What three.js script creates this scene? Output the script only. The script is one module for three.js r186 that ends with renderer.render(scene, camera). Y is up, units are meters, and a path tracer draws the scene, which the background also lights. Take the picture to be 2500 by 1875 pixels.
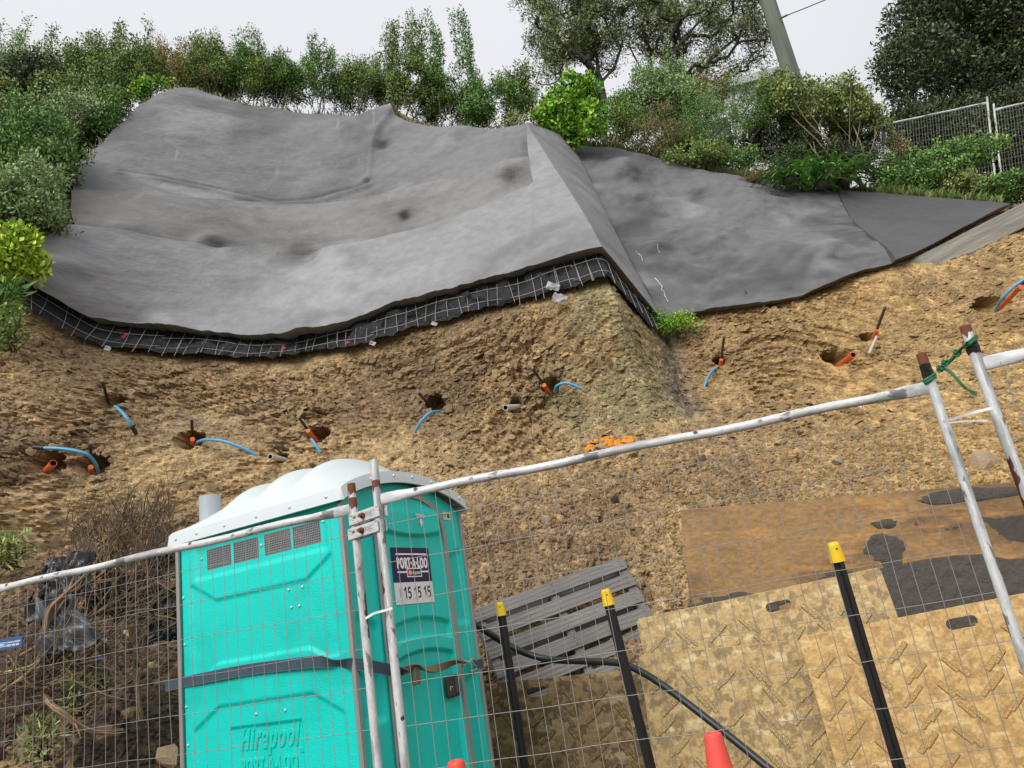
import * as THREE from 'three';
import { mergeGeometries } from 'three/addons/utils/BufferGeometryUtils.js';
import { RoundedBoxGeometry } from 'three/addons/geometries/RoundedBoxGeometry.js';
import { FontLoader } from 'three/addons/loaders/FontLoader.js';
import { TextGeometry } from 'three/addons/geometries/TextGeometry.js';

// ---------------------------------------------------------------- camera, sky, sun, exposure
const scene = new THREE.Scene();
const EYE = 1.45, D2R = Math.PI / 180;
const camera = new THREE.PerspectiveCamera(53.1, 4 / 3, 0.05, 400);
camera.position.set(0, EYE, 0);
camera.rotation.order = 'YXZ';
camera.rotation.set(17.4 * D2R, 0, -9.3 * D2R);
scene.add(camera);
const renderer = new THREE.WebGLRenderer();
renderer.toneMapping = THREE.LinearToneMapping;
renderer.toneMappingExposure = 1.9;
renderer.shadowMap.enabled = true;

// seeded randomness and noise
function rng(seed) { let a = seed >>> 0; return () => { a = (a + 0x6D2B79F5) | 0; let t = Math.imul(a ^ (a >>> 15), 1 | a); t = (t + Math.imul(t ^ (t >>> 7), 61 | t)) ^ t; return ((t ^ (t >>> 14)) >>> 0) / 4294967296; }; }
function h2(x, y, s = 0) { let n = Math.imul(x | 0, 374761393) + Math.imul(y | 0, 668265263) + Math.imul(s | 0, 1442695041); n = Math.imul(n ^ (n >>> 13), 1274126177); n ^= n >>> 16; n = Math.imul(n, 2246822519); return ((n ^ (n >>> 15)) >>> 0) / 4294967296; }
function vn(x, y, s = 0) { const i = Math.floor(x), j = Math.floor(y), u = x - i, v = y - j, a = u * u * (3 - 2 * u), b = v * v * (3 - 2 * v); return (h2(i, j, s) * (1 - a) + h2(i + 1, j, s) * a) * (1 - b) + (h2(i, j + 1, s) * (1 - a) + h2(i + 1, j + 1, s) * a) * b; }
function fbm(x, y, o = 4, s = 0) { let t = 0, a = 0.5, n = 0; for (let k = 0; k < o; k++) { t += a * vn(x, y, s + k * 17); n += a; a *= 0.5; x = x * 2.03 + 5.1; y = y * 2.03 - 3.7; } return t / n; }
const clamp = (v, a = 0, b = 1) => Math.min(b, Math.max(a, v)), mix = (a, b, t) => a + (b - a) * t, sm = (a, b, x) => { const t = clamp((x - a) / (b - a)); return t * t * (3 - 2 * t); };
const V = (a) => new THREE.Vector3(a[0], a[1], a[2]);

{ // even overcast sky, a little brighter overhead, with faint cloud shapes all round
  const w = 512, h = 256, d = new Float32Array(w * h * 4);
  for (let j = 0; j < h; j++) for (let i = 0; i < w; i++) {
    const el = ((j + 0.5) / h - 0.5) * Math.PI, az = (i / w) * 2 * Math.PI, c = Math.cos(el), k = (j * w + i) * 4;
    const px = Math.cos(az) * c, pz = Math.sin(az) * c;
    const n = fbm(px * 2.2 + 7, pz * 2.2 + 3 + Math.sin(el) * 1.7, 4, 5) - 0.5;
    let L = el > 0 ? 0.37 + 0.12 * Math.sin(el) + 0.06 * n : 0.22;
    d[k] = L * 0.975; d[k + 1] = L * 0.985; d[k + 2] = L * 1.035; d[k + 3] = 1;
  }
  const t = new THREE.DataTexture(d, w, h, THREE.RGBAFormat, THREE.FloatType);
  t.mapping = THREE.EquirectangularReflectionMapping; t.magFilter = t.minFilter = THREE.LinearFilter; t.needsUpdate = true;
  scene.background = t; scene.environment = t;
}
const sun = new THREE.DirectionalLight(new THREE.Color(1, 0.97, 0.93), 1.5);
sun.position.set(-13, 24, 15); sun.target.position.set(0, 3, -9);
sun.castShadow = true; sun.shadow.radius = 75; sun.shadow.mapSize.set(2048, 2048);
Object.assign(sun.shadow.camera, { left: -22, right: 22, top: 22, bottom: -22, near: 1, far: 80 });
scene.add(sun, sun.target);

// ---------------------------------------------------------------- helpers
const used = new Map();
function numbered(n) { const k = used.get(n) || 0; used.set(n, k + 1); return k ? n + '_' + String(k).padStart(3, '0') : n; }
function thing(name, label, category, group) { const o = new THREE.Group(); o.name = numbered(name); o.userData = { label, category, kind: 'thing' }; if (group) o.userData.group = group; scene.add(o); return o; }
function tag(o, label, category, group) { Object.assign(o.userData, { label, category, kind: 'thing' }); if (group) o.userData.group = group; return o; }
function mesh(name, geo, mat, parent = scene) {
  const g = Array.isArray(geo) ? (geo.length > 1 ? mergeGeometries(geo.map(plain)) : geo[0]) : geo;
  const m = new THREE.Mesh(g, mat); m.name = parent === scene ? numbered(name) : name; m.castShadow = m.receiveShadow = true; parent.add(m); return m;
}
function plain(g) { const q = g.index ? g.toNonIndexed() : g; for (const k of Object.keys(q.attributes)) if (!['position', 'normal', 'uv'].includes(k)) q.deleteAttribute(k); if (!q.attributes.uv) q.setAttribute('uv', new THREE.BufferAttribute(new Float32Array(q.attributes.position.count * 2), 2)); return q; }
function struct(o, name) { o.name = name; o.userData.kind = 'structure'; return o; }
function std(color, rough = 0.9, more = {}) { return new THREE.MeshStandardMaterial({ color: new THREE.Color().setRGB(...color), roughness: rough, metalness: 0, side: THREE.DoubleSide, ...more }); }
function tube(pts, r, seg = 0, sides = 8, closed = false) { const c = new THREE.CatmullRomCurve3(pts.map((p) => p.isVector3 ? p : V(p)), closed); return new THREE.TubeGeometry(c, seg || pts.length * 5, r, sides, closed); }
function rod(a, b, r0, r1 = r0, sides = 10) { // capped tapered rod between two points
  a = a.isVector3 ? a : V(a); b = b.isVector3 ? b : V(b);
  const d = b.clone().sub(a), g = new THREE.CylinderGeometry(r1, r0, d.length(), sides, 1);
  g.applyQuaternion(new THREE.Quaternion().setFromUnitVectors(new THREE.Vector3(0, 1, 0), d.clone().normalize()));
  g.translate(...a.clone().add(b).multiplyScalar(0.5).toArray()); return g;
}
function box(w, h, d, x, y, z, r = 0) { const g = r ? new RoundedBoxGeometry(w, h, d, 2, r) : new THREE.BoxGeometry(w, h, d); g.translate(x, y, z); return g; }
function geo(pos, idx, uv, col) { const g = new THREE.BufferGeometry(); g.setAttribute('position', new THREE.Float32BufferAttribute(pos, 3)); if (uv) g.setAttribute('uv', new THREE.Float32BufferAttribute(uv, 2)); if (col) g.setAttribute('color', new THREE.Float32BufferAttribute(col, 3)); if (idx) g.setIndex(idx); g.computeVertexNormals(); return g; }
function tex(w, h, f, srgb = true, rep = true) { // f(u,v,i,j) -> [r,g,b] 0..1, sRGB values if srgb
  const d = new Uint8Array(w * h * 4);
  for (let j = 0; j < h; j++) for (let i = 0; i < w; i++) { const c = f(i / w, j / h, i, j), k = (j * w + i) * 4; d[k] = clamp(c[0]) * 255; d[k + 1] = clamp(c[1]) * 255; d[k + 2] = clamp(c[2]) * 255; d[k + 3] = 255; }
  const t = new THREE.DataTexture(d, w, h); if (srgb) t.colorSpace = THREE.SRGBColorSpace; if (rep) t.wrapS = t.wrapT = THREE.RepeatWrapping; t.magFilter = THREE.LinearFilter; t.minFilter = THREE.LinearMipmapLinearFilter; t.generateMipmaps = true; t.needsUpdate = true; return t;
}
// noise that repeats over p cells
function tn(x, y, p, s) { const i = Math.floor(x), j = Math.floor(y), u = x - i, v = y - j, a = u * u * (3 - 2 * u), b = v * v * (3 - 2 * v), m = (q) => ((q % p) + p) % p; return (h2(m(i), m(j), s) * (1 - a) + h2(m(i + 1), m(j), s) * a) * (1 - b) + (h2(m(i), m(j + 1), s) * (1 - a) + h2(m(i + 1), m(j + 1), s) * a) * b; }
function tfbm(u, v, p, o, s) { let t = 0, a = 0.5, n = 0; for (let k = 0; k < o; k++) { t += a * tn(u * p, v * p, p, s + k * 13); n += a; a *= 0.55; p *= 2; } return t / n; }

// ---------------------------------------------------------------- the hillside: distance back as a function of x and height
function spline(P) { // thin plate spline through surveyed points
  const n = P.length, N = n + 3, A = [], u = (r2) => (r2 > 0 ? 0.5 * r2 * Math.log(r2) : 0);
  for (let i = 0; i < N; i++) A.push(new Float64Array(N + 1));
  for (let i = 0; i < n; i++) { for (let j = 0; j < n; j++) A[i][j] = u((P[i][0] - P[j][0]) ** 2 + (P[i][1] - P[j][1]) ** 2) + (i === j ? 0.02 : 0); A[i][n] = A[n][i] = 1; A[i][n + 1] = A[n + 1][i] = P[i][0]; A[i][n + 2] = A[n + 2][i] = P[i][1]; A[i][N] = -P[i][2]; }
  for (let c = 0; c < N; c++) { let p = c; for (let r = c + 1; r < N; r++) if (Math.abs(A[r][c]) > Math.abs(A[p][c])) p = r; [A[c], A[p]] = [A[p], A[c]]; for (let r = 0; r < N; r++) if (r !== c) { const f = A[r][c] / A[c][c]; if (f) for (let k = c; k <= N; k++) A[r][k] -= f * A[c][k]; } }
  const w = A.map((r, i) => r[N] / r[i]);
  return (x, y) => { let t = w[n] + w[n + 1] * x + w[n + 2] * y; for (let i = 0; i < n; i++) t += w[i] * u((x - P[i][0]) ** 2 + (y - P[i][1]) ** 2); return t; };
}
const backLeft = spline([[-0.146,2.989,-7.9],[-0.222,2.284,-7.2],[-0.302,1.554,-6.5],[0.815,2.548,-7.5],[0.603,1.755,-6.8],[0.433,1.135,-6.2],[0.258,0.364,-5.9],[1.344,2.684,-7.6],[-5.566,6.18,-8],[-4.99,5.819,-8.8],[-3.081,5.591,-9.6],[-1.2,5.671,-9.5],[0.486,5.679,-9],[1.342,5.551,-8.7],[-5.943,9.001,-9.9],[-5.162,11.873,-11.8],[-3.504,11.605,-12.6],[-1.478,11.157,-12.4],[0.934,9.468,-11.3],[-5.562,10.556,-10.9],[-5.331,7.345,-8.9],[-4.608,8.478,-10.4],[-3.321,8.893,-11.5],[-0.49,8.163,-10.9],[1.17,7.377,-10],[-8.067,11.112,-11],[-6.544,8.135,-9],[-5.931,6.84,-8.2],[-6.708,6.055,-7.4],[-8.342,9.002,-9],[-5.264,4.391,-7.4],[-4.722,3.14,-6.7],[-4.301,4.394,-8],[-2.911,4.407,-8.9],[-0.772,4.016,-8.8],[1.013,4.385,-8.5],[1.092,3.589,-8.4],[-6.039,4.357,-6.8],[-4.852,2.552,-5.6],[-3.793,1.211,-4.5],[-4.346,2.507,-6.2],[-3.552,2.404,-6.6],[-2.01,2.606,-7.5],[-3.314,1.141,-4.8],[-2.694,1.016,-5],[-3.07,1.557,-5.7],[-1.74,1.471,-6.2],[-1.694,0.67,-5.8],[-2.413,0.941,-5.2]]), backRight = spline([[-0.146,2.989,-7.9],[-0.222,2.284,-7.2],[-0.302,1.554,-6.5],[0.815,2.548,-7.5],[0.603,1.755,-6.8],[0.433,1.135,-6.2],[0.258,0.364,-5.9],[1.344,2.684,-7.6],[2.22,5.316,-10.4],[3.326,5.26,-10.2],[4.95,5.322,-9.8],[5.362,5.323,-9.7],[1.915,9.974,-13],[4.135,9.12,-13],[6.651,8.199,-13],[9.179,7.17,-12.6],[10.135,6.493,-12.2],[2.09,7.26,-11.6],[4.686,6.794,-11.5],[6.795,6.393,-11.2],[6.133,5.257,-9.6],[6.66,5.085,-9],[7.337,4.857,-8.6],[5.427,4.509,-9],[5.62,3.677,-8.1],[6.229,3.451,-7.8],[4.626,3.866,-8.8],[3.432,4.293,-9.4],[2.264,3.908,-9.3],[2.225,4.663,-10],[2.722,3,-8.1],[3.901,2.946,-7.8],[4.782,2.834,-7.2],[5.29,2.655,-6.9],[1.552,2.394,-7.3],[2.492,2.158,-6.8],[3.155,1.983,-6.4],[3.823,1.986,-6.1],[1.232,1.637,-6.5],[2.068,1.48,-6.1],[2.82,1.343,-5.8],[1.579,0.205,-5.7],[2.727,0.089,-5.4],[3.907,1.439,-5.6],[3.683,0.682,-5]]);
const RIDGE = [[1.377,3.043],[1.474,3.689],[1.378,5.007],[1.349,5.589],[1.200,7.372],[0.934,9.468]], VALLEY = [[1.775,2.888],[1.975,3.410],[2.225,4.663],[2.220,5.316],[2.090,7.260],[1.847,10.090]];
function along(line, y) { if (y <= line[0][1]) return line[0][0]; for (let i = 1; i < line.length; i++) if (y <= line[i][1]) return mix(line[i - 1][0], line[i][0], (y - line[i - 1][1]) / (line[i][1] - line[i - 1][1])); return line[line.length - 1][0]; }
function across(line, x) { if (x <= line[0][0]) return line[0][1]; for (let i = 1; i < line.length; i++) if (x <= line[i][0]) return mix(line[i - 1][1], line[i][1], (x - line[i - 1][0]) / Math.max(1e-6, line[i][0] - line[i - 1][0])); return line[line.length - 1][1]; }
function back(x, y) {
  const a = along(RIDGE, y), b = along(VALLEY, y), t = clamp((x - a) / Math.max(b - a, 0.05));
  return t <= 0 ? backLeft(x, y) : t >= 1 ? backRight(x, y) : mix(backLeft(x, y), backRight(x, y), t);
}
const onHill = (x, y, out = 0) => new THREE.Vector3(x, y, -back(x, y) + out);

// outlines of the sprayed concrete, in metres on the hillside
const lowerEdge = [[-5.538,6.237,-7.962],[-5.453,6.173,-8.051],[-5.207,5.993,-8.403],[-4.989,5.851,-8.698],[-4.638,5.833,-8.99],[-4.088,5.756,-9.245],[-3.419,5.61,-9.417],[-2.859,5.543,-9.514],[-2.415,5.574,-9.563],[-1.767,5.659,-9.535],[-1.396,5.734,-9.483],[-0.468,5.704,-9.232],[0.423,5.668,-8.917],[1.076,5.669,-8.715],[1.334,5.638,-8.644]];
const returnEdge = [[1.334,5.638,-8.644],[1.53,5.471,-8.921],[1.847,5.298,-9.499],[2.111,5.133,-9.966]];
const rightEdge = [[2.111,5.133,-9.966],[2.343,5.223,-10.24],[2.933,5.224,-10.158],[3.559,5.09,-9.915],[4.028,5.039,-9.764],[4.43,5.129,-9.716],[4.8,5.221,-9.661],[5.233,5.227,-9.533]];
const panelEdge = [[5.233,5.227,-9.533],[5.514,5.293,-9.572],[6.819,5.865,-10.203],[8.827,6.913,-12.053]];
const seamLow = [[-5.542,6.311,-7.992],[-5.49,6.644,-8.237],[-5.5,6.894,-8.386],[-5.411,7.137,-8.605],[-5.27,7.238,-8.78],[-4.822,7.298,-9.248],[-4.286,7.338,-9.78],[-3.652,7.357,-10.249],[-3.057,7.327,-10.483],[-2.48,7.335,-10.579],[-1.778,7.314,-10.525],[-0.884,7.289,-10.324],[-0.011,7.308,-10.111],[0.687,7.505,-10.084],[0.786,7.586,-10.12]];
const seamHigh = [[-5.691,8.217,-9.33],[-5.236,8.365,-9.734],[-4.657,8.514,-10.286],[-4.157,8.678,-10.775],[-3.412,8.757,-11.282],[-2.601,8.681,-11.409],[-1.827,8.615,-11.326],[-0.659,8.537,-11.053],[0.09,8.403,-10.796],[0.91,8.491,-10.665]];
const topLeft = [[-5.981,8.902,-9.714],[-5.929,9.395,-10.053],[-5.689,10.372,-10.66],[-5.625,10.909,-10.973],[-5.413,11.458,-11.364],[-5.197,11.733,-11.604],[-4.971,11.796,-11.75],[-4.524,11.705,-11.968],[-4.166,11.592,-12.141],[-3.634,11.665,-12.469],[-2.793,11.393,-12.526],[-2.129,11.128,-12.381],[-1.661,11.183,-12.338],[-1.416,11.201,-12.313],[-1.347,10.839,-12.16],[-1.161,10.563,-12.033],[-0.756,10.26,-11.859],[-0.167,9.892,-11.605],[0.407,9.581,-11.351],[1.049,9.476,-11.342]];
const midLow = [[-5.266,7.221,-8.774],[-4.819,7.281,-9.242],[-4.284,7.321,-9.772],[-3.649,7.338,-10.24],[-3.055,7.306,-10.471],[-2.478,7.314,-10.566],[-1.777,7.292,-10.511],[-0.884,7.267,-10.309],[-0.013,7.286,-10.095],[0.684,7.482,-10.069],[0.889,7.604,-10.112]];
const topRight = [[1.858,10.153,-13],[2.331,10.032,-13.022],[2.743,9.897,-13.035],[3.329,9.569,-12.977],[4.099,9.074,-12.864],[5.127,8.647,-12.876],[5.838,8.253,-12.77],[6.443,8.035,-12.725]];
const panelTop = [[6.428,8.036,-12.723],[7.146,7.84,-12.706],[8.061,7.361,-12.389],[8.826,6.945,-12.093]];
const crease = [[0.496,5.658,-8.887],[0.626,6.515,-9.374],[0.786,7.586,-10.12],[0.836,8.442,-10.651],[0.935,9.349,-11.136]];
const ridgeLine = [[1.334,5.638,-8.644],[1.27,6.306,-9.076],[1.194,7.352,-9.876],[1.122,8.371,-10.625],[1.136,9.452,-11.437]];
const valleyLine = [[2.138,5.14,-10.026],[2.045,6.037,-10.471],[2.015,7.052,-11.184],[1.962,8.739,-12.249],[1.859,10.071,-12.949]];
const panelJoint = [[5.233,5.227,-9.533],[5.672,6.075,-10.578],[6.053,6.805,-11.533],[6.307,7.636,-12.374],[6.416,8.004,-12.696]];
const crestLine = [[-12, 7.2], ...[[-7.305,8.35,-8.855],[-6.986,9.126,-9.572],[-6.803,9.937,-10.211],[-6.018,9.241,-10.021],[-5.781,10.574,-10.833],[-5.516,11.714,-11.583],[-5.297,11.998,-11.831],[-4.586,11.918,-12.14],[-3.677,11.863,-12.628],[-2.156,11.346,-12.576],[-1.434,11.404,-12.51],[-0.76,10.454,-12.039],[0.422,9.782,-11.55],[0.961,9.609,-11.408]], ...[[1.2, 10.2]], ...[[1.897,10.256,-13.171],[2.806,10.115,-13.286],[4.19,9.274,-13.111],[5.979,8.454,-13.05],[7.373,8.086,-13.078],[8.437,7.68,-12.937],[9.763,7.62,-13.322],[11.814,8.46,-14.747],[13.777,8.874,-15.575]], [14, 6.6]].map((p) => [p[0], p[1] - 0.14]).sort((a, b) => a[0] - b[0]);
const coverLine = [...lowerEdge, ...returnEdge.slice(1), ...rightEdge.slice(1), ...panelEdge.slice(1)].map((p) => [p[0], p[1]]);
const coverX0 = coverLine[0][0], coverX1 = coverLine[coverLine.length - 1][0];
const covered = (x, y) => x > coverX0 && x < coverX1 && y > across(coverLine, x) + 0.05;

// drill holes in the cut face
const holes = [[...[-4.47,4.525,-8.022], 0.12], [...[-4.329,3.677,-7.5], 0.13], [...[-4.651,3.705,-7.286], 0.12], [...[-3.623,3.964,-8.18], 0.12], [...[-2.354,3.959,-8.725], 0.12], [...[-0.957,4.157,-8.895], 0.14], [...[-0.007,3.915,-8.596], 0.1], [...[0.457,4.057,-8.577], 0.13], [...[2.699,4.284,-9.609], 0.09], [...[3.928,3.935,-9.025], 0.15], [...[4.451,4.152,-9.111], 0.09], [...[5.719,4.165,-8.56], 0.16], [...[-2.658,3.635,-8.383], 0.06]];

// angular fractured rock: every cell is a facet of its own, tilted and stepped
function facets(u, v, s) {
  const i = Math.floor(u), j = Math.floor(v); let best = 9, bx = 0, by = 0, bu = 0, bv = 0;
  for (let a = -1; a < 2; a++) for (let b = -1; b < 2; b++) { const x = i + a, y = j + b, du = u - x - h2(x, y, s), dv = v - y - h2(x, y, s + 1), d = du * du + dv * dv; if (d < best) { best = d; bx = x; by = y; bu = du; bv = dv; } }
  return (h2(bx, by, s + 2) - 0.5) + bu * (h2(bx, by, s + 3) - 0.5) * 1.5 + bv * (h2(bx, by, s + 4) * 0.9 - 0.1) * 1.5;
}
function cutness(x, y) { return sm(2.55, 3.15, y + 0.07 * Math.abs(x - 0.5) + 0.25 * (fbm(x * 0.9, y * 0.9, 3, 31) - 0.5)); } // loose scree below, solid cut above
function relief(x, y) { // metres towards the viewer
  if (covered(x, y)) return -0.22;
  const k = cutness(x, y), wx = x + 0.25 * (fbm(x * 1.7, y * 1.7, 2, 3) - 0.5), wy = y + 0.25 * (fbm(x * 1.7, y * 1.7, 2, 4) - 0.5);
  const ang = 0.35 + 1.1 * (fbm(x * 0.35, y * 0.35, 2, 8) - 0.5), ca = Math.cos(ang), sa = Math.sin(ang), u = wx * ca + wy * sa, v = -wx * sa + wy * ca;
  const rough = mix(0.4, 1.2, sm(0.35, 0.65, fbm(x * 0.8 + 9, y * 0.8, 3, 77)));
  let d = 0.3 * (fbm(x * 0.55, y * 0.55, 3, 40) - 0.5) * k;
  d += k * rough * (0.06 * facets(u * 1.5, v * 3.2, 50) + 0.055 * facets(u * 4.1, v * 8.5, 60) + 0.055 * facets(u * 9, v * 18, 70));
  d += (1 - k) * (0.16 * (fbm(x * 1.3, y * 1.8, 3, 90) - 0.5) + 0.05 * facets(x * 7, y * 9, 95));
  const gap = x > coverX0 - 0.1 && x < 2.25 ? across(coverLine, x) - y : 9; if (gap < 0.7) d = mix(-0.04, d, sm(0.3, 0.7, gap));
  for (const h of holes) { const q = Math.hypot(x - h[0], (y - h[1])) / h[3]; if (q < 1.5) { const w = q + 0.3 * (vn(x * 25, y * 25, 7) - 0.5); d = mix(d, -0.32, 1 - sm(0.8, 1.05, w)); } }
  return d;
}
// mineral colours of the cut face (linear); the umber also has brush-pile shade mixed in
const tan = [0.68, 0.49, 0.26], ochre = [0.69, 0.475, 0.21], brown = [0.43, 0.3, 0.17], shadedUmber = [0.18, 0.125, 0.085], greenish = [0.56, 0.48, 0.26], grey = [0.36, 0.33, 0.27], mauve = [0.38, 0.29, 0.225];
const lerp3 = (a, b, t) => [mix(a[0], b[0], t), mix(a[1], b[1], t), mix(a[2], b[2], t)];
function soilColour(x, y) {
  let c = lerp3(tan, ochre, sm(0, 4, x + 2 * (fbm(x, y, 3, 11) - 0.5)));
  c = lerp3(c, brown, 0.9 * sm(0.38, 0.62, fbm(x * 0.7 + 3, y * 0.9, 4, 12)) * (x > 2.2 ? 0.35 : 1));
  c = lerp3(c, mauve, 0.8 * sm(0.5, 0.6, fbm(x * 0.8, y * 0.8, 3, 13)) * sm(-2.4, -3.6, x) * sm(3.6, 4.8, y));
  c = lerp3(c, greenish, sm(0.4, 0.6, fbm(x * 1.6, y * 1.2, 4, 14) + 0.12) * sm(0.1, 0.7, x) * sm(2.1, 1.6, x) * sm(3.0, 3.6, y));
  c = lerp3(c, grey, 0.85 * sm(0.32, 0.1, Math.abs(x - along(VALLEY, y) + 0.12)) * sm(3.1, 3.7, y) * (0.55 + 0.6 * fbm(x * 3, y * 2, 3, 15)));
  c = lerp3(c, shadedUmber, sm(0.25, 0.6, fbm(x * 2.2, y * 2.6, 4, 16)) * sm(2.6, 2.1, y + 0.3 * fbm(x * 2, y * 2, 2, 18)) * sm(-1.2, -1.9, x));  // dark gravelly soil at lower left, shadow of the brush painted into it
  const n = 0.72 + 0.56 * fbm(x * 6, y * 7, 4, 17);
  return [c[0] * n, c[1] * n, c[2] * n];
}
const grainTex = tex(1024, 1024, (u, v) => { const a = tfbm(u, v, 24, 5, 1), b = tfbm(u, v, 90, 3, 9), k = 0.62 + 0.5 * (a - 0.5) + 0.5 * (b - 0.5) + 0.12; return [k, k * 0.985, k * 0.95]; });
const grainBump = tex(1024, 1024, (u, v) => { const a = tfbm(u, v, 32, 5, 21), b = 1 - Math.abs(tfbm(u, v, 48, 3, 29) * 2 - 1), k = a * 0.55 + b * 0.45; return [k, k, k]; }, false);
const soilMat = new THREE.MeshStandardMaterial({ vertexColors: true, roughness: 0.93, map: grainTex, bumpMap: grainBump, bumpScale: 0.02, side: THREE.DoubleSide, flatShading: true });
{
  const xs = [], step = 0.027; for (let x = -11; x < 12.5;) { xs.push(x); x += x < -6.4 || x > 6.6 ? 0.16 : step; }
  const rows = []; for (let y = -0.15; y < 6.6; y += y < 0.7 ? 0.1 : 0.025) rows.push(y);
  const nLow = rows.length, nHigh = 46, nr = nLow + nHigh, nc = xs.length, pos = [], col = [], uv = [], idx = [];
  for (let j = 0; j < nr; j++) for (let i = 0; i < nc; i++) {
    const x = xs[i], c = across(crestLine, x), low = Math.min(6.6, c - 0.1); let y = j < nLow ? Math.min(rows[j], low) : mix(low, c, (j - nLow + 1) / nHigh);
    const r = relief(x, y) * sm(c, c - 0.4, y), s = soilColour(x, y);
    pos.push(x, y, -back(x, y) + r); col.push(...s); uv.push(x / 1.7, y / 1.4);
  }
  for (let j = 0; j < nr - 1; j++) for (let i = 0; i < nc - 1; i++) { const a = j * nc + i; idx.push(a, a + 1, a + nc, a + 1, a + nc + 1, a + nc); }
  const hill = new THREE.Group(); struct(hill, 'hillside'); scene.add(hill);
  mesh('cut_face', geo(pos, idx, uv, col), soilMat, hill);
  // the top of the hill runs back from the crest
  const tp = [], ti = [], tc = [], tu = []; const run = [0, 0.15, 0.5, 1.2, 2.5, 5, 10, 25, 60];
  const xt = xs.filter((_, i) => i % 6 === 0), nt = xt.length;
  for (let k = 0; k < run.length; k++) for (let i = 0; i < nt; i++) { const x = xt[i], c = across(crestLine, x), y = c + run[k] * 0.03 + (k ? 0.12 * (fbm(x, run[k], 3, 61) - 0.5) : 0); tp.push(x * (1 + run[k] * 0.02), y, -back(x, c) - run[k]); const g = 0.8 + 0.4 * fbm(x, run[k], 3, 62); tc.push(0.09 * g, 0.085 * g, 0.035 * g); tu.push(x, run[k]); }
  for (let k = 0; k < run.length - 1; k++) for (let i = 0; i < nt - 1; i++) { const a = k * nt + i; ti.push(a, a + 1, a + nt, a + 1, a + nt + 1, a + nt); }
  mesh('hill_top', geo(tp, ti, tu, tc), soilMat, hill);
  globalThis.hill = hill;
}
{ // yard in front of the slope and far around
  const pos = [], idx = [], uv = [], zs = [200, 60, 20, 8, 2, -1, -2.6, -2.9, -3.1, -3.3, -3.6, -4.5, -6, -8], xs = [-200, -60, -20, -8, -4, 0, 4, 8, 20, 60, 200];
  for (const z of zs) for (const x of xs) { pos.push(x, 0.18 * sm(-2.7, -3.5, z) - 0.0, z); uv.push(x / 1.7, z / 1.7); }
  for (let j = 0; j < zs.length - 1; j++) for (let i = 0; i < xs.length - 1; i++) { const a = j * xs.length + i; idx.push(a, a + xs.length, a + 1, a + 1, a + xs.length, a + xs.length + 1); }
  struct(mesh('ground', geo(pos, idx, uv), std([0.2, 0.15, 0.1], 0.95, { map: grainTex, bumpMap: grainBump, bumpScale: 0.02 })), 'ground');
}
// ---------------------------------------------------------------- broken rock on the cut face and loose stones on the scree
function stoneGeo(seed, flat) { const g = new THREE.IcosahedronGeometry(1, 0), r = rng(seed), p = g.attributes.position, m = new Map(); for (let i = 0; i < p.count; i++) { const k = [p.getX(i), p.getY(i), p.getZ(i)].map((q) => q.toFixed(3)).join(); if (!m.has(k)) m.set(k, [0.6 + 0.75 * r(), 0.6 + 0.75 * r(), 0.6 + 0.75 * r()]); const s = m.get(k); p.setXYZ(i, p.getX(i) * s[0], p.getY(i) * s[1] * flat, p.getZ(i) * s[2]); } g.computeVertexNormals(); return g; }
const rockMat = new THREE.MeshStandardMaterial({ color: 0xffffff, roughness: 0.9, flatShading: true, map: grainTex, bumpMap: grainBump, bumpScale: 0.006 });
const surfaceNormal = (x, y) => { const e = 0.08, dx = (back(x + e, y) - back(x - e, y)) / (2 * e), dy = (back(x, y + e) - back(x, y - e)) / (2 * e); return new THREE.Vector3(dx, dy, 1).normalize(); };
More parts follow.
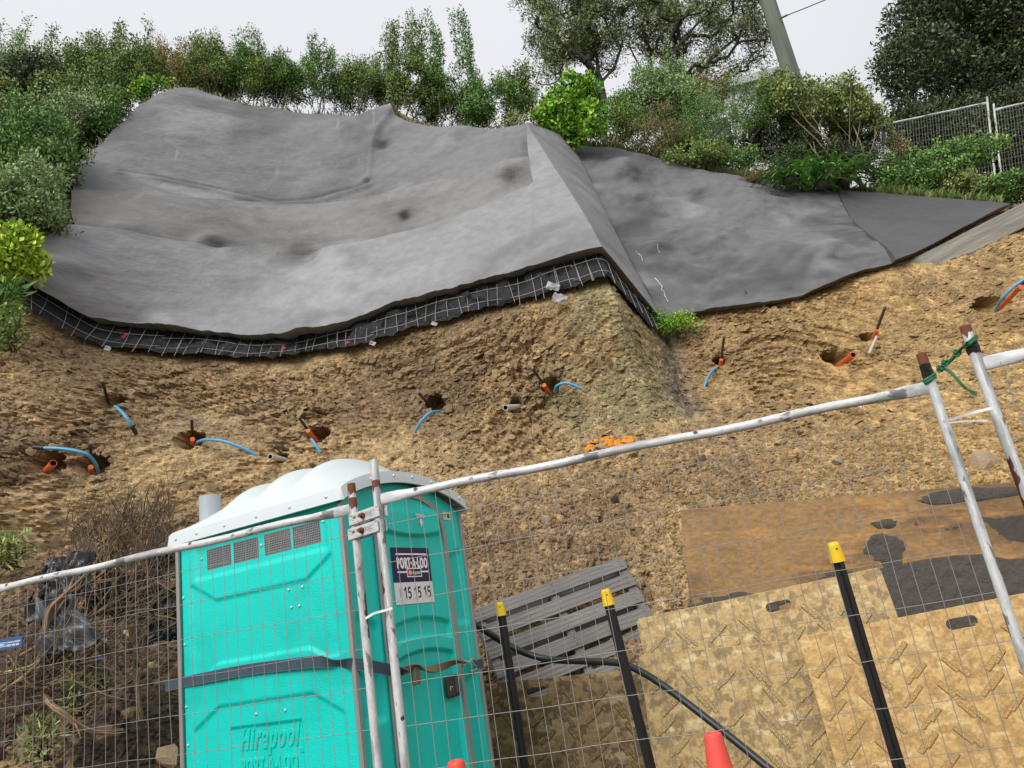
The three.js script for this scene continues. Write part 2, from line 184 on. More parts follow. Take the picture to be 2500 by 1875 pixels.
{
  const hill = globalThis.hill, q = new THREE.Quaternion(), e = new THREE.Euler(), M = new THREE.Matrix4(), up = new THREE.Vector3(0, 1, 0), q2 = new THREE.Quaternion();
  function scatter(name, seed, n, flat, size, where, tilt, tint) {
    const r = rng(seed), kinds = [stoneGeo(seed + 1, flat), stoneGeo(seed + 2, flat), stoneGeo(seed + 3, flat), stoneGeo(seed + 4, flat)], lists = kinds.map(() => []);
    let made = 0, tries = 0;
    while (made < n && tries++ < n * 6) {
      const x = mix(-7, 7, r()), y = mix(0.3, 6.5, r()); if (covered(x, y - 0.08) || r() > where(x, y) || (x < 2.25 && x > coverX0 && across(coverLine, x) - y < 0.42)) continue;
      if (holes.some((h) => Math.hypot(x - h[0], y - h[1]) < h[3] * 1.05)) continue;
      const s = size(r, x, y), nrm = surfaceNormal(x, y), d = relief(x, y);
      q.setFromUnitVectors(up, nrm); e.set((r() - 0.5) * tilt, r() * 6.28, (r() - 0.5) * tilt); q2.setFromEuler(e); q.multiply(q2);
      M.compose(new THREE.Vector3(x, y, -back(x, y) + d - s * 0.1), q, new THREE.Vector3(s * (0.7 + 0.7 * r()), s * (0.8 + 0.4 * r()), s * (0.7 + 0.6 * r())));
      const c = soilColour(x, y), k = tint(r); lists[(r() * 4) | 0].push([M.clone(), new THREE.Color().setRGB(c[0] * k[0], c[1] * k[1], c[2] * k[2]), s]); made++;
    }
    const all = lists.flatMap((l, i) => l.map((a) => [...a, i])).sort((a, b) => b[2] - a[2]);
    return { kinds, all };
  }
  function place(name, plural, set, singles) {
    const mats = []; // a few tones for the stones that stand alone
    set.all.slice(0, singles).forEach(([m, c, , k], i) => { const t = i % 12; mats[t] ||= Object.assign(rockMat.clone(), { color: c.clone() }); const o = mesh(name, set.kinds[k], mats[t], hill); o.applyMatrix4(m); });
    const rest = set.all.slice(singles);
    set.kinds.forEach((g, k) => { const l = rest.filter((a) => a[3] === k); const im = new THREE.InstancedMesh(g, rockMat, l.length); l.forEach((a, i) => { im.setMatrixAt(i, a[0]); im.setColorAt(i, a[1]); }); im.name = plural; im.userData.kind = 'stuff'; im.castShadow = im.receiveShadow = true; hill.add(im); });
  }
  place('rock_flake', 'rock_flakes', scatter('flake', 900, 42000, 0.24, (r) => 0.010 + 0.045 * r() ** 6, (x, y) => cutness(x, y) * sm(0.38, 0.55, fbm(x * 1.1, y * 1.1, 3, 101)), 1.3, (r) => { const k = 0.75 + 0.5 * r(); return [k, k, k * 1.05]; }), 280);
  place('stone', 'gravel', scatter('stone', 1900, 60000, 0.7, (r) => 0.011 + 0.015 * r() + (r() < 0.05 ? 0.03 * r() : 0), (x, y) => 1 - 0.97 * cutness(x, y), 6, (r) => { const k = 0.8 + 0.75 * r(); return [k, k * 0.99, k * 1.02]; }), 280);
}

// ---------------------------------------------------------------- sprayed concrete
function resample(line, t) { // point at share t of a polyline's length in x and y
  if (!line.len) { line.len = [0]; for (let i = 1; i < line.length; i++) line.len.push(line.len[i - 1] + Math.hypot(line[i][0] - line[i - 1][0], line[i][1] - line[i - 1][1])); }
  const L = line.len, s = t * L[L.length - 1]; let i = 1; while (i < L.length - 1 && L[i] < s) i++;
  const k = clamp((s - L[i - 1]) / Math.max(1e-9, L[i] - L[i - 1])); return [mix(line[i - 1][0], line[i][0], k), mix(line[i - 1][1], line[i][1], k)];
}
const dents = [ // [x, y, radius, metres towards the viewer]: bulges and hollows over the drains and bar heads
  [...[-4.852,7.472,-9.43], 0.28, 0.16], [...[-3.974,7.57,-10.266], 0.3, 0.2], [...[-3.941,7.36,-10.165], 0.16, -0.14], [...[-2.797,7.241,-10.588], 0.3, -0.24], [...[-5.164,6.389,-8.602], 0.28, 0.2], [...[-5.09,6.342,-8.692], 0.18, -0.18], [...[-1.586,10.061,-12.014], 0.16, -0.16], [...[-1.259,7.895,-10.908], 0.26, 0.16], [...[-1.218,7.759,-10.813], 0.13, -0.15], [...[0.578,7.942,-10.5], 0.3, -0.2], [...[0.408,8.282,-10.749], 0.3, 0.14],
  [...[2.7,9.149,-12.698], 0.36, 0.3], [...[2.683,8.248,-12.218], 0.34, 0.24], [...[2.563,6.791,-11.36], 0.32, 0.32], [...[4.818,7.797,-12.335], 0.5, 0.16], [...[4.382,6.255,-10.929], 0.5, 0.2], [...[3.505,6.949,-11.529], 0.45, 0.18], [...[3.797,8.153,-12.362], 0.3, -0.22], [...[3.774,8.312,-12.45], 0.3, 0.18], [...[3.651,6.032,-10.779], 0.6, -0.14], [...[4.839,5.911,-10.485], 0.35, 0.16], [...[4.827,5.675,-10.21], 0.2, -0.14], [...[-4.184,5.798,-9.325], 0.3, 0.12], [...[-2.688,5.686,-9.714], 0.35, 0.13], [...[-0.307,9.709,-11.647], 0.3, 0.1], [...[-2.067,9.568,-11.894], 0.5, -0.12],
].map((d) => [d[0], d[1], d[3], d[4]]);
const welts = [[[[-1.404,11.044,-12.246],[-1.758,10.413,-12.064],[-1.873,9.813,-11.865],[-1.907,9.193,-11.619]], 0.09, 0.09], [[[-5.418,9.031,-10.098],[-4.93,9.025,-10.416],[-4.374,9,-10.808],[-3.883,8.921,-11.109],[-3.425,8.864,-11.339],[-2.895,8.918,-11.512],[-2.405,9.015,-11.581],[-1.892,9.072,-11.562]], 0.05, -0.07], [[[-5.406,8.985,-10.076],[-4.921,8.98,-10.395],[-4.365,8.944,-10.783],[-3.875,8.864,-11.082],[-3.417,8.793,-11.302],[-2.89,8.846,-11.476],[-2.402,8.933,-11.541],[-1.891,8.99,-11.524]], 0.09, 0.06], [[[0.906,8.916,-10.906],[0.855,8.306,-10.566],[0.785,7.661,-10.171]], 0.1, -0.05]].map(([l, w, h]) => [l.map((p) => [p[0], p[1]]), w, h]);
function toLine(l, x, y) { let b = 9; for (let i = 1; i < l.length; i++) { const ax = l[i - 1][0], ay = l[i - 1][1], dx = l[i][0] - ax, dy = l[i][1] - ay, t = clamp(((x - ax) * dx + (y - ay) * dy) / (dx * dx + dy * dy)); b = Math.min(b, Math.hypot(x - ax - t * dx, y - ay - t * dy)); } return b; }
function trowel(x, y, s, amp) { // hand-finished unevenness
  let d = amp * (0.9 * (fbm(x * 0.9, y * 1.3, 3, s) - 0.5) + 0.4 * (fbm(x * 2.2, y * 3.6, 3, s + 5) - 0.5) + 0.12 * (fbm(x * 5, y * 9, 3, s + 9) - 0.5));
  if (s === 13 && x > along(RIDGE, y)) d *= 0.25;
  for (const q of dents) { const r2 = ((x - q[0]) ** 2 + (y - q[1]) ** 2) / (q[2] * q[2]); if (r2 < 6) d += q[3] * Math.exp(-r2 * 1.6); }
  if (s === 11 || s === 12) for (const [l, w, h] of welts) { const q = toLine(l, x, y) / w; if (q < 2.5) d += h * Math.exp(-q * q); }
  return d;
}
function sheet(curves, nu, nv, lift, thick, seed, amp, rag = 0) { // a slab that follows the hillside between outline curves, with thickness
  const pos = [], uv = [], idx = [], n = (nu + 1) * (nv + 1), spans = curves.length - 1;
  for (const face of [0, 1]) for (let j = 0; j <= nv; j++) for (let i = 0; i <= nu; i++) {
    const s = i / nu, t = (j / nv) * spans, k = Math.min(spans - 1, Math.floor(t)), a = resample(curves[k], s), b = resample(curves[k + 1], s), f = t - k;
    let x = mix(a[0], b[0], f), y = mix(a[1], b[1], f);
    if (rag && j === 0) y += rag * (fbm(x * 9, 2, 4, seed + 3) - 0.5);
    const z = -back(x, y) + lift + trowel(x, y, seed, amp) - face * thick; pos.push(x, y, z); uv.push(x, y);
  }
  const quad = (a, b, c, d) => idx.push(a, b, c, b, d, c);
  for (let j = 0; j < nv; j++) for (let i = 0; i < nu; i++) { const a = j * (nu + 1) + i; quad(a, a + 1, a + nu + 1, a + nu + 2); quad(n + a + 1, n + a, n + a + nu + 2, n + a + nu + 1); }
  const P = pos.slice(), U = uv.slice(); let m = 2 * n; // rim with its own vertices, so that the edge stays crisp
  const rim = (a, b) => { for (const q of [a, b, a + n, b + n]) { pos.push(P[q * 3], P[q * 3 + 1], P[q * 3 + 2]); uv.push(U[q * 2], U[q * 2 + 1]); } quad(m, m + 2, m + 1, m + 3); m += 4; };
  for (let i = 0; i < nu; i++) { rim(i, i + 1); rim(nv * (nu + 1) + i + 1, nv * (nu + 1) + i); }
  for (let j = 0; j < nv; j++) { rim((j + 1) * (nu + 1), j * (nu + 1)); rim(j * (nu + 1) + nu, (j + 1) * (nu + 1) + nu); }
  return geo(pos, idx, uv);
}
// cement skin: swirls of the trowel, damp patches, lime runs with their own ragged outline
function cement(seed, base, dark, light, runs, swirl) {
  const t = tex(1024, 1024, (u, v) => {
    const wx = tfbm(u, v, 3, 3, seed + 3), wy = tfbm(u, v, 3, 3, seed + 4);
    const a = tfbm(u + 0.22 * wx * swirl, v * 1 + 0.22 * wy * swirl, 4, 5, seed), st = tfbm(u, (v * 2 + 0.9 * wx) % 1, 4, 4, seed + 7), f = tfbm(u, v, 64, 3, seed + 8), run = tfbm((u * 9) % 1, v, 6, 3, seed + 11), cut = tfbm(u, v, 5, 4, seed + 12);
    let c = lerp3(base, dark, sm(0.44, 0.66, a * 0.6 + st * 0.4)); c = lerp3(c, light, 0.9 * sm(0.5, 0.7, st * 0.55 + tfbm(u, v, 6, 4, seed + 14) * 0.45));
    c = lerp3(c, [0.78, 0.78, 0.77], 0.5 * runs * sm(0.7, 0.86, run) * sm(0.5, 0.66, cut)); const k = 0.93 + 0.14 * f; return [c[0] * k, c[1] * k, c[2] * k];
  });
  t.repeat.set(1 / 6.3, 1 / 5.1); t.offset.set(0.37 * seed % 1, 0.21 * seed % 1); return t;
}
const skinBump = tex(1024, 1024, (u, v) => { const k = tfbm(u, v, 40, 4, 301) * 0.6 + tfbm(u, (v * 5) % 1, 12, 3, 305) * 0.4; return [k, k, k]; }, false); skinBump.repeat.set(1 / 1.9, 1 / 1.9);
const cem = (seed, b, d, l, runs, swirl = 1) => std([1, 1, 1], 0.82, { map: cement(seed, b, d, l, runs, swirl), bumpMap: skinBump, bumpScale: 0.012 });
const wall = thing('retaining_wall', 'curved grey sprayed concrete wall with three lifts above the exposed steel mesh', 'retaining wall');
{
  const g = (q) => [q, q, q * 1.012];
  const part = (name, c, nu, nv, lift, thick, seed, amp, m, label, rag) => { const o = mesh(name, sheet(c, nu, nv, lift, thick, seed, amp, rag), m, wall); if (label) o.userData.label = label; };
  part('upper_lift', [seamHigh, topLeft], 260, 110, 0.14, 0.2, 11, 0.14, cem(2, g(0.475), g(0.405), g(0.55), 0.6));
  part('middle_lift', [midLow, seamHigh], 260, 50, 0.19, 0.2, 12, 0.12, cem(3, [0.5, 0.494, 0.484], [0.42, 0.414, 0.405], [0.57, 0.564, 0.554], 0.5), 'warm grey middle band of the wall');
  const seamToCrease = seamLow, lowSkin = cem(4, g(0.545), g(0.465), g(0.615), 0.4);
  part('lower_lift', [lowerEdge.filter((p) => p[0] < crease[0][0]).concat([crease[0]]), seamToCrease], 280, 70, 0.3, 0.26, 13, 0.12, lowSkin, 'thick lower band of the wall', 0.05);
  const flip = (l) => l; // end block between the crease, the ridge and the gully
  const sideways = [crease, ridgeLine, valleyLine].map(flip);
  part('end_block', sideways, 90, 110, 0.3, 0.26, 13, 0.12, lowSkin, 'folded end of the wall turning into the gully');
}
{
  const o = mesh('retaining_wall', sheet([rightEdge, topRight], 240, 120, 0.2, 0.22, 21, 0.3, 0.03), cem(7, [0.43, 0.43, 0.435], [0.29, 0.29, 0.295], [0.55, 0.55, 0.555], 0.25, 2.2)); tag(o, 'dark swirled sprayed concrete wall between the gully and the smooth panel', 'retaining wall');
  const lime = std([0.62, 0.62, 0.6], 0.85), strip = (pts, w, m, parent, name) => { const P = [], I = []; pts.forEach((q, i) => { const a = pts[Math.max(0, i - 1)], b = pts[Math.min(pts.length - 1, i + 1)], L = Math.hypot(b[0] - a[0], b[1] - a[1]), nx = -(b[1] - a[1]) / L, ny = (b[0] - a[0]) / L, h = w * (0.4 + 0.9 * h2(i, 3, pts.length)) * (1 - i / pts.length * 0.6); for (const s of [-1, 1]) { const x = q[0] + nx * h * s, y = q[1] + ny * h * s; P.push(x, y, -back(x, y) + 0.207 + trowel(x, y, 21, 0.3) + (parent === o ? 0 : 0.06)); } }); for (let i = 0; i < pts.length - 1; i++) I.push(i * 2, i * 2 + 1, i * 2 + 2, i * 2 + 1, i * 2 + 3, i * 2 + 2); mesh(name, geo(P, I), m, parent); };
  strip([[2.363,6.052,-10.769],[2.388,5.967,-10.713],[2.384,5.89,-10.663],[2.404,5.836,-10.627],[2.377,5.767,-10.583],[2.398,5.714,-10.548],[2.385,5.634,-10.496],[2.401,5.566,-10.451],[2.399,5.521,-10.422]], 0.008, lime, o, 'lime_streak'); strip([[2.269,6.747,-11.212],[2.285,6.658,-11.157],[2.311,6.61,-11.129],[2.305,6.495,-11.055]], 0.006, lime, o, 'lime_streak'); strip([[2.58,6.711,-11.209],[2.567,6.626,-11.153],[2.586,6.557,-11.108]], 0.006, lime, o, 'lime_streak'); strip([[6.35,7.779,-12.501],[6.326,7.666,-12.403],[6.29,7.537,-12.287],[6.249,7.357,-12.12],[6.167,7.106,-11.868],[6.041,6.808,-11.535],[5.928,6.585,-11.259]], 0.035, std([0.72, 0.72, 0.72], 0.8), o, 'grout_bead'); strip([[6.563,7.951,-12.682],[6.588,7.914,-12.656],[6.615,7.893,-12.644],[6.663,7.904,-12.663]], 0.02, std([0.7, 0.7, 0.7], 0.8), o, 'grout_bead');
  const p = mesh('smooth_retaining_wall', sheet([panelEdge, panelTop], 80, 60, 0.24, 0.2, 22, 0.03), cem(8, [0.32, 0.32, 0.325], [0.29, 0.29, 0.295], [0.35, 0.35, 0.355], 0.0)); tag(p, 'smooth dark grey concrete panel above the sloping slab edge', 'concrete panel');
}

// ---------------------------------------------------------------- exposed strip: dark damp-proof sheet, steel mesh, bars and grout tubes
const lapTop = [...lowerEdge, ...returnEdge.slice(1)];
const lapBottom = [[-5.571,6.069,-7.942],[-5.402,5.847,-8.155],[-5.149,5.633,-8.451],[-4.861,5.502,-8.666],[-4.363,5.395,-8.897],[-3.889,5.356,-9.097],[-3.299,5.274,-9.284],[-2.845,5.289,-9.419],[-2.41,5.295,-9.468],[-1.778,5.275,-9.413],[-1.635,5.325,-9.41],[-0.869,5.348,-9.248],[-0.21,5.31,-9.047],[0.301,5.254,-8.85],[0.988,5.208,-8.61],[1.327,5.238,-8.546],[1.585,5.06,-8.89],[1.967,4.865,-9.565]];
{
  const o = mesh('membrane_strip', (() => { // crumpled black sheet hanging below the concrete
    const nu = 420, nv = 14, pos = [], uv = [], idx = [];
    for (let j = 0; j <= nv; j++) for (let i = 0; i <= nu; i++) { const s = i / nu, f = j / nv, a = resample(lapBottom, s), b = resample(lapTop, s); let x = mix(a[0], b[0], f), y = mix(a[1], b[1] + 0.06, f); if (j === 0) y += 0.16 * (fbm(x * 2.5, 1, 4, 71) - 0.5) + 0.08 * (fbm(x * 9, 1, 3, 72) - 0.5); pos.push(x, y, -back(x, y) + 0.11 + 0.12 * (fbm(x * 3.3, y * 4, 3, 73) - 0.45) + 0.06 * (facets(x * 6, y * 9, 74))); uv.push(x, y); }
    for (let j = 0; j < nv; j++) for (let i = 0; i < nu; i++) { const a = j * (nu + 1) + i; idx.push(a, a + 1, a + nu + 1, a + 1, a + nu + 2, a + nu + 1); }
    return geo(pos, idx, uv);
  })(), std([0.017, 0.018, 0.02], 0.8, { bumpMap: skinBump, bumpScale: 0.03 })); tag(o, 'crumpled black membrane strip hanging below the curved concrete wall', 'membrane');
  for (const [x, y, z] of [[-4.677,5.662,-8.782], [-4.691,5.616,-8.741], [-2.872,5.36,-9.316], [-2.029,5.293,-9.313]]) { const b = new THREE.IcosahedronGeometry(0.022, 1); b.scale(1.2, 0.9, 0.25); b.translate(x, y, z); mesh('paint_spot', b, std([0.4, 0.04, 0.08], 0.85), o); }
  const m = thing('reinforcing_mesh', 'grid of bare steel wires along the lower edge of the curved wall', 'steel mesh');
  const steel = std([0.36, 0.35, 0.33], 0.5, { metalness: 0.35 }), r = rng(44);
  const lowXY = lapBottom.map((p) => [p[0], p[1]]), at2 = (s, f, out) => { const b = resample(lapTop, s), x = b[0], y = mix(across(lowXY, x), b[1], f); return [x, y, -back(x, y) + out]; };
  const total = (resample(lapTop, 1), lapTop.len[lapTop.len.length - 1]);
  const n = Math.round(total / 0.14);
  for (let i = 1; i < n; i++) { const s = (i + 0.25 * (r() - 0.5)) / n, low = -0.05 - 0.2 * r() * (r() < 0.5 ? 1 : 0.2), lean = (r() - 0.5) * 0.006; mesh('wire', tube([at2(s, 1.05, 0.12), at2(s + lean, 0.5, 0.15 + 0.02 * r()), at2(s + lean * 2, low, 0.16 + 0.05 * r())], 0.0036, 4, 5), steel, m); if (r() < 0.16) mesh('wire', tube([at2(s + 0.0016, 1.02, 0.13), at2(s + 0.002, 0.1 - 0.15 * r(), 0.18)], 0.005, 3, 5), steel, m); }
  for (const f of [0.2, 0.68]) for (let k = 0; k < 6; k++) { const pts = []; for (let i = 0; i <= 12; i++) { const s = clamp((k + i / 12 * 1.02) / 6, 0.004, 0.999); pts.push(at2(s, f + 0.06 * Math.sin(k * 5 + i * 0.6), 0.155)); } mesh('wire', tube(pts, 0.0034, 60, 5), steel, m); }
  // scraps and paint on the strip
  const scrapMat = std([0.38, 0.38, 0.37], 0.7);
  function scrap(label, p, s, seed) { const g = new THREE.PlaneGeometry(s * 1.6, s, 5, 4), q = g.attributes.position; for (let i = 0; i < q.count; i++) q.setXYZ(i, q.getX(i) + 0.2 * s * (h2(i, 1, seed) - 0.5), q.getY(i) + 0.2 * s * (h2(i, 2, seed) - 0.5), 0.5 * s * (h2(i, 3, seed) - 0.5)); g.computeVertexNormals(); g.rotateZ(-0.5); g.translate(...p); tag(mesh('sheet_scrap', g, scrapMat), label, 'scrap'); }
  scrap('torn pale sheet scrap hanging under the mesh near the wall corner', [0.732,5.079,-8.5], 0.11, 3);
  scrap('pale foil scrap caught in the mesh below the wall corner', [0.681,5.273,-8.573], 0.1, 4);
  scrap('small grey scrap hanging from the mesh at the middle of the wall', [-1.687,5.184,-9.211], 0.05, 5);
  scrap('small grey scrap under the mesh at the lowest bend of the wall', [-4.759,5.391,-8.502], 0.055, 6);
  scrap('tiny pale scrap on the mesh midway to the wall corner', [-0.854,5.253,-9.062], 0.05, 7);
}
const black = std([0.02, 0.02, 0.022], 0.5), orange = std([0.72, 0.12, 0.025], 0.45), blue = std([0.08, 0.36, 0.62], 0.4), pvc = std([0.62, 0.61, 0.57], 0.45), barMat = std([0.05, 0.035, 0.028], 0.6);
function soilNail(label, bar, sleeve, hose, cap) {
  const t = thing('soil_nail', label, 'soil nail', 'soil nails in the cut face');
  mesh('threaded_bar', rod(bar[1], bar[0], 0.017, 0.016), barMat, t);
  const tip = V(bar[0]), dir = V(bar[0]).sub(V(bar[1])).normalize(); mesh('bar_end', rod(tip.clone().addScaledVector(dir, -0.015), tip.clone().addScaledVector(dir, 0.012), 0.0175, 0.0175), std([0.16, 0.14, 0.12], 0.6), t);
  if (sleeve) mesh('sleeve', rod(sleeve[0], sleeve[1], 0.026, 0.026, 12), orange, t);
  if (hose) { mesh('grout_tube', tube(hose, 0.0165, 28, 9), blue, t); const e = V(hose[hose.length - 1]), d = e.clone().sub(V(hose[hose.length - 2])).normalize(); if (cap) mesh('tube_cap', rod(e.clone().addScaledVector(d, -0.03), e.clone().addScaledVector(d, 0.075), 0.024, 0.021), black, t); }
}
soilNail('soil nail below the lowest wall bend, hanging blue tube with black cap', [[-4.416,4.686,-7.794], [-4.585,4.557,-8.238]], 0, [[-4.333,4.409,-7.9],[-4.211,4.314,-7.75],[-4.091,4.193,-7.65],[-4.044,4.111,-7.66],[-4.03,4.056,-7.7]], 1);
soilNail('leftmost soil nail, blue tube arching sideways to a black cap', [[-4.234,3.829,-7.268], [-4.421,3.641,-7.609]], [[-4.304,3.623,-7.398], [-4.37,3.607,-7.52]], [[-4.286,3.589,-7.5],[-4.21,3.638,-7.3],[-4.23,3.7,-7.2],[-4.401,3.767,-7.15],[-4.658,3.827,-7.15]], 1);
soilNail('soil nail whose long blue tube reaches to the short white pipe', [[-3.526,4.148,-7.98], [-3.707,4.001,-8.401]], [[-3.579,3.958,-8.104], [-3.642,3.947,-8.254]], [[-3.586,3.934,-8.2],[-3.408,3.895,-8],[-3.179,3.825,-7.9],[-2.984,3.724,-7.9],[-2.822,3.617,-7.95]]);
soilNail('leaning soil nail above the white toilet roof with a short blue tube', [[-2.471,4.095,-8.382], [-2.447,3.956,-8.904]], [[-2.412,3.962,-8.516], [-2.385,3.882,-8.76]], [[-2.294,3.765,-8.2],[-2.24,3.679,-8.15],[-2.189,3.582,-8.15]]);
soilNail('soil nail in the large ragged hole, blue tube curving down to the left', [[-1.093,4.19,-8.474], [-1.008,4.148,-9.095]], 0, [[-0.89,3.961,-8.6],[-0.974,3.9,-8.4],[-1.07,3.816,-8.35],[-1.177,3.701,-8.4]]);
soilNail('soil nail on the spur with a blue tube curving off to the right', [[0.256,4.162,-8.193], [0.414,3.978,-8.661]], [[0.36,4.018,-8.431], [0.417,3.966,-8.657]], [[0.47,3.94,-8.5],[0.501,3.959,-8.35],[0.595,3.961,-8.3],[0.773,3.862,-8.3]]);
soilNail('soil nail beyond the gully with blue tube hanging straight down', [[2.794,4.561,-9.392], [2.72,4.235,-9.661]], [[2.707,4.285,-9.468], [2.69,4.194,-9.591]], [[2.576,4.15,-9.35],[2.449,4.051,-9.2],[2.38,3.954,-9.2],[2.314,3.847,-9.2]]);
soilNail('soil nail with orange sleeve above the wide orange drain pipe', [[4.569,4.386,-8.747], [4.498,4.152,-9.048]], [[4.498,4.184,-8.963], [4.478,4.095,-9.117]]);
soilNail('soil nail at the edge of the picture with banded orange sleeve and rising blue tube', [[5.635,4.14,-7.7], [5.722,4.067,-8.565]], [[5.503,4.032,-7.75], [5.622,4.025,-8.363]], [[5.518,3.976,-8.3],[5.413,4.003,-7.95],[5.494,4.072,-7.8],[5.687,4.159,-7.7]]);
function pipe(name, label, a, b, r, m) { const A = V(a), B = V(b), t = thing(name, label, 'pipe', 'drain pipes in the cut face'); const d = B.clone().sub(A), g = new THREE.CylinderGeometry(r, r, d.length(), 16, 1, true), gi = new THREE.CylinderGeometry(r * 0.82, r * 0.82, d.length(), 16, 1, true), ring = new THREE.RingGeometry(r * 0.82, r, 16); ring.rotateX(-Math.PI / 2); ring.translate(0, d.length() / 2, 0);
  const q = new THREE.Quaternion().setFromUnitVectors(new THREE.Vector3(0, 1, 0), d.clone().normalize()), c = A.clone().add(B).multiplyScalar(0.5); const put = (x) => { x.applyQuaternion(q); x.translate(c.x, c.y, c.z); return x; }; mesh('pipe_wall', [put(g), put(ring)], m, t); mesh('pipe_bore', put(gi), std([0.05, 0.03, 0.02], 0.8), t); }
pipe('drain_pipe', 'orange drain pipe stub in the leftmost hole', [-4.744,3.634,-7.357], [-4.503,3.635,-7.105], 0.034, orange);
pipe('drain_pipe', 'orange drain pipe stub beneath the sleeved soil nail', [3.948,3.829,-9.022], [3.971,3.831,-8.62], 0.036, orange);
pipe('drain_pipe', 'white drain pipe with a black collar above the toilet roof', [-2.656,3.629,-8.43], [-2.729,3.616,-8.103], 0.03, pvc);
pipe('drain_pipe', 'white drain pipe stub lying in a dark hole in the middle', [0.043,3.909,-8.786], [-0.115,3.785,-8.283], 0.032, pvc);
tag(mesh('steel_pin', rod([3.436,5.15,-10.09], [3.412,5.38,-9.975], 0.013), std([0.16, 0.155, 0.15], 0.6)), 'short dark steel pin standing against the dark right wall', 'steel pin');
tag(mesh('timber_peg', rod([4.223,3.853,-8.773], [4.437,4.084,-8.9], 0.018, 0.018, 6), std([0.5, 0.47, 0.4], 0.8)), 'pale wooden peg leaning under the orange sleeve', 'peg');
{ // survey paint sprayed on the soil
  const paint = std([0.75, 0.28, 0.02], 0.85), r = rng(61), g = [];
  for (const [cx, cy, w] of [[...[0.863,3.146,-8.071].slice(0, 2), 0.16], [...[1.082,3.125,-8.04].slice(0, 2), 0.09], [...[0.704,3.111,-8.038].slice(0, 2), 0.05]]) for (let i = 0; i < 46; i++) { const a = r() * 6.28, q = w * Math.sqrt(r()), x = cx + q * Math.cos(a) * 1.2, y = cy + q * 0.5 * Math.sin(a), b = new THREE.IcosahedronGeometry(0.016 + 0.016 * r(), 0); b.scale(1, 0.8, 0.25); const n = surfaceNormal(x, y); b.translate(x, y, -back(x, y) + relief(x, y) + 0.006); g.push(b); }
  const o = mesh('paint_mark', g, paint); tag(o, 'orange survey paint sprayed on the soil above the fence rail', 'paint mark');
}

// ---------------------------------------------------------------- temporary fence in front
const galvTex = tex(512, 512, (u, v) => { const a = tfbm(u, v, 6, 5, 401), b = tfbm(u, v, 14, 4, 411), f = tfbm(u, v, 60, 2, 415); let c = lerp3([0.8, 0.81, 0.81], [0.62, 0.63, 0.63], sm(0.4, 0.65, a)); c = lerp3(c, [0.83, 0.83, 0.82], sm(0.55, 0.75, b) * 0.8); const k = 0.92 + 0.16 * f; c = [c[0] * k, c[1] * k, c[2] * k]; c = lerp3(c, [0.3, 0.27, 0.25], 0.6 * sm(0.68, 0.73, tfbm(u, v, 10, 5, 431))); return lerp3(c, [0.3, 0.16, 0.1], sm(0.75, 0.78, tfbm(u, v, 5, 5, 421))); });
const galv = std([1, 1, 1], 0.5, { map: galvTex, metalness: 0.1 }), wireMat = std([0.3, 0.29, 0.27], 0.5, { metalness: 0.3 }), rust = std([0.17, 0.06, 0.03], 0.9), tape = std([0.015, 0.015, 0.016], 0.35, { bumpMap: skinBump, bumpScale: 0.02 });
function loft(stations, sides = 14) { // tube along x with elliptical sections [x, y, z, halfHeight, halfDepth]
  const pos = [], idx = [], uv = []; stations.forEach((s, i) => { for (let k = 0; k <= sides; k++) { const a = (k / sides) * Math.PI * 2, e = 0.8, c = Math.cos(a), n = Math.sin(a), f = s[5] || 1; pos.push(s[0], s[1] + s[3] * Math.sign(c) * Math.abs(c) ** f, s[2] + s[4] * Math.sign(n) * Math.abs(n) ** f); uv.push(k / sides * 0.25, s[0] * 0.9); } });
  for (let i = 0; i < stations.length - 1; i++) for (let k = 0; k < sides; k++) { const a = i * (sides + 1) + k; idx.push(a, a + 1, a + sides + 1, a + 1, a + sides + 2, a + sides + 1); } return geo(pos, idx, uv);
}
function post(x, top, r) { const g = new THREE.CylinderGeometry(r, r, top, 16, 1, true); const gi = new THREE.CylinderGeometry(r * 0.8, r * 0.8, 0.3, 12, 1, true); gi.translate(0, top / 2 - 0.15, 0); const ring = new THREE.RingGeometry(r * 0.8, r, 16); ring.rotateX(-Math.PI / 2); ring.translate(0, top / 2, 0); const m = [g, gi, ring].map((q) => plain(q)); const a = mergeGeometries(m); const u = a.attributes.uv; for (let i = 0; i < u.count; i++) u.setXY(i, u.getX(i) * 0.25 + x, u.getY(i) * 2.1); a.translate(x, top / 2, 0); return a; }
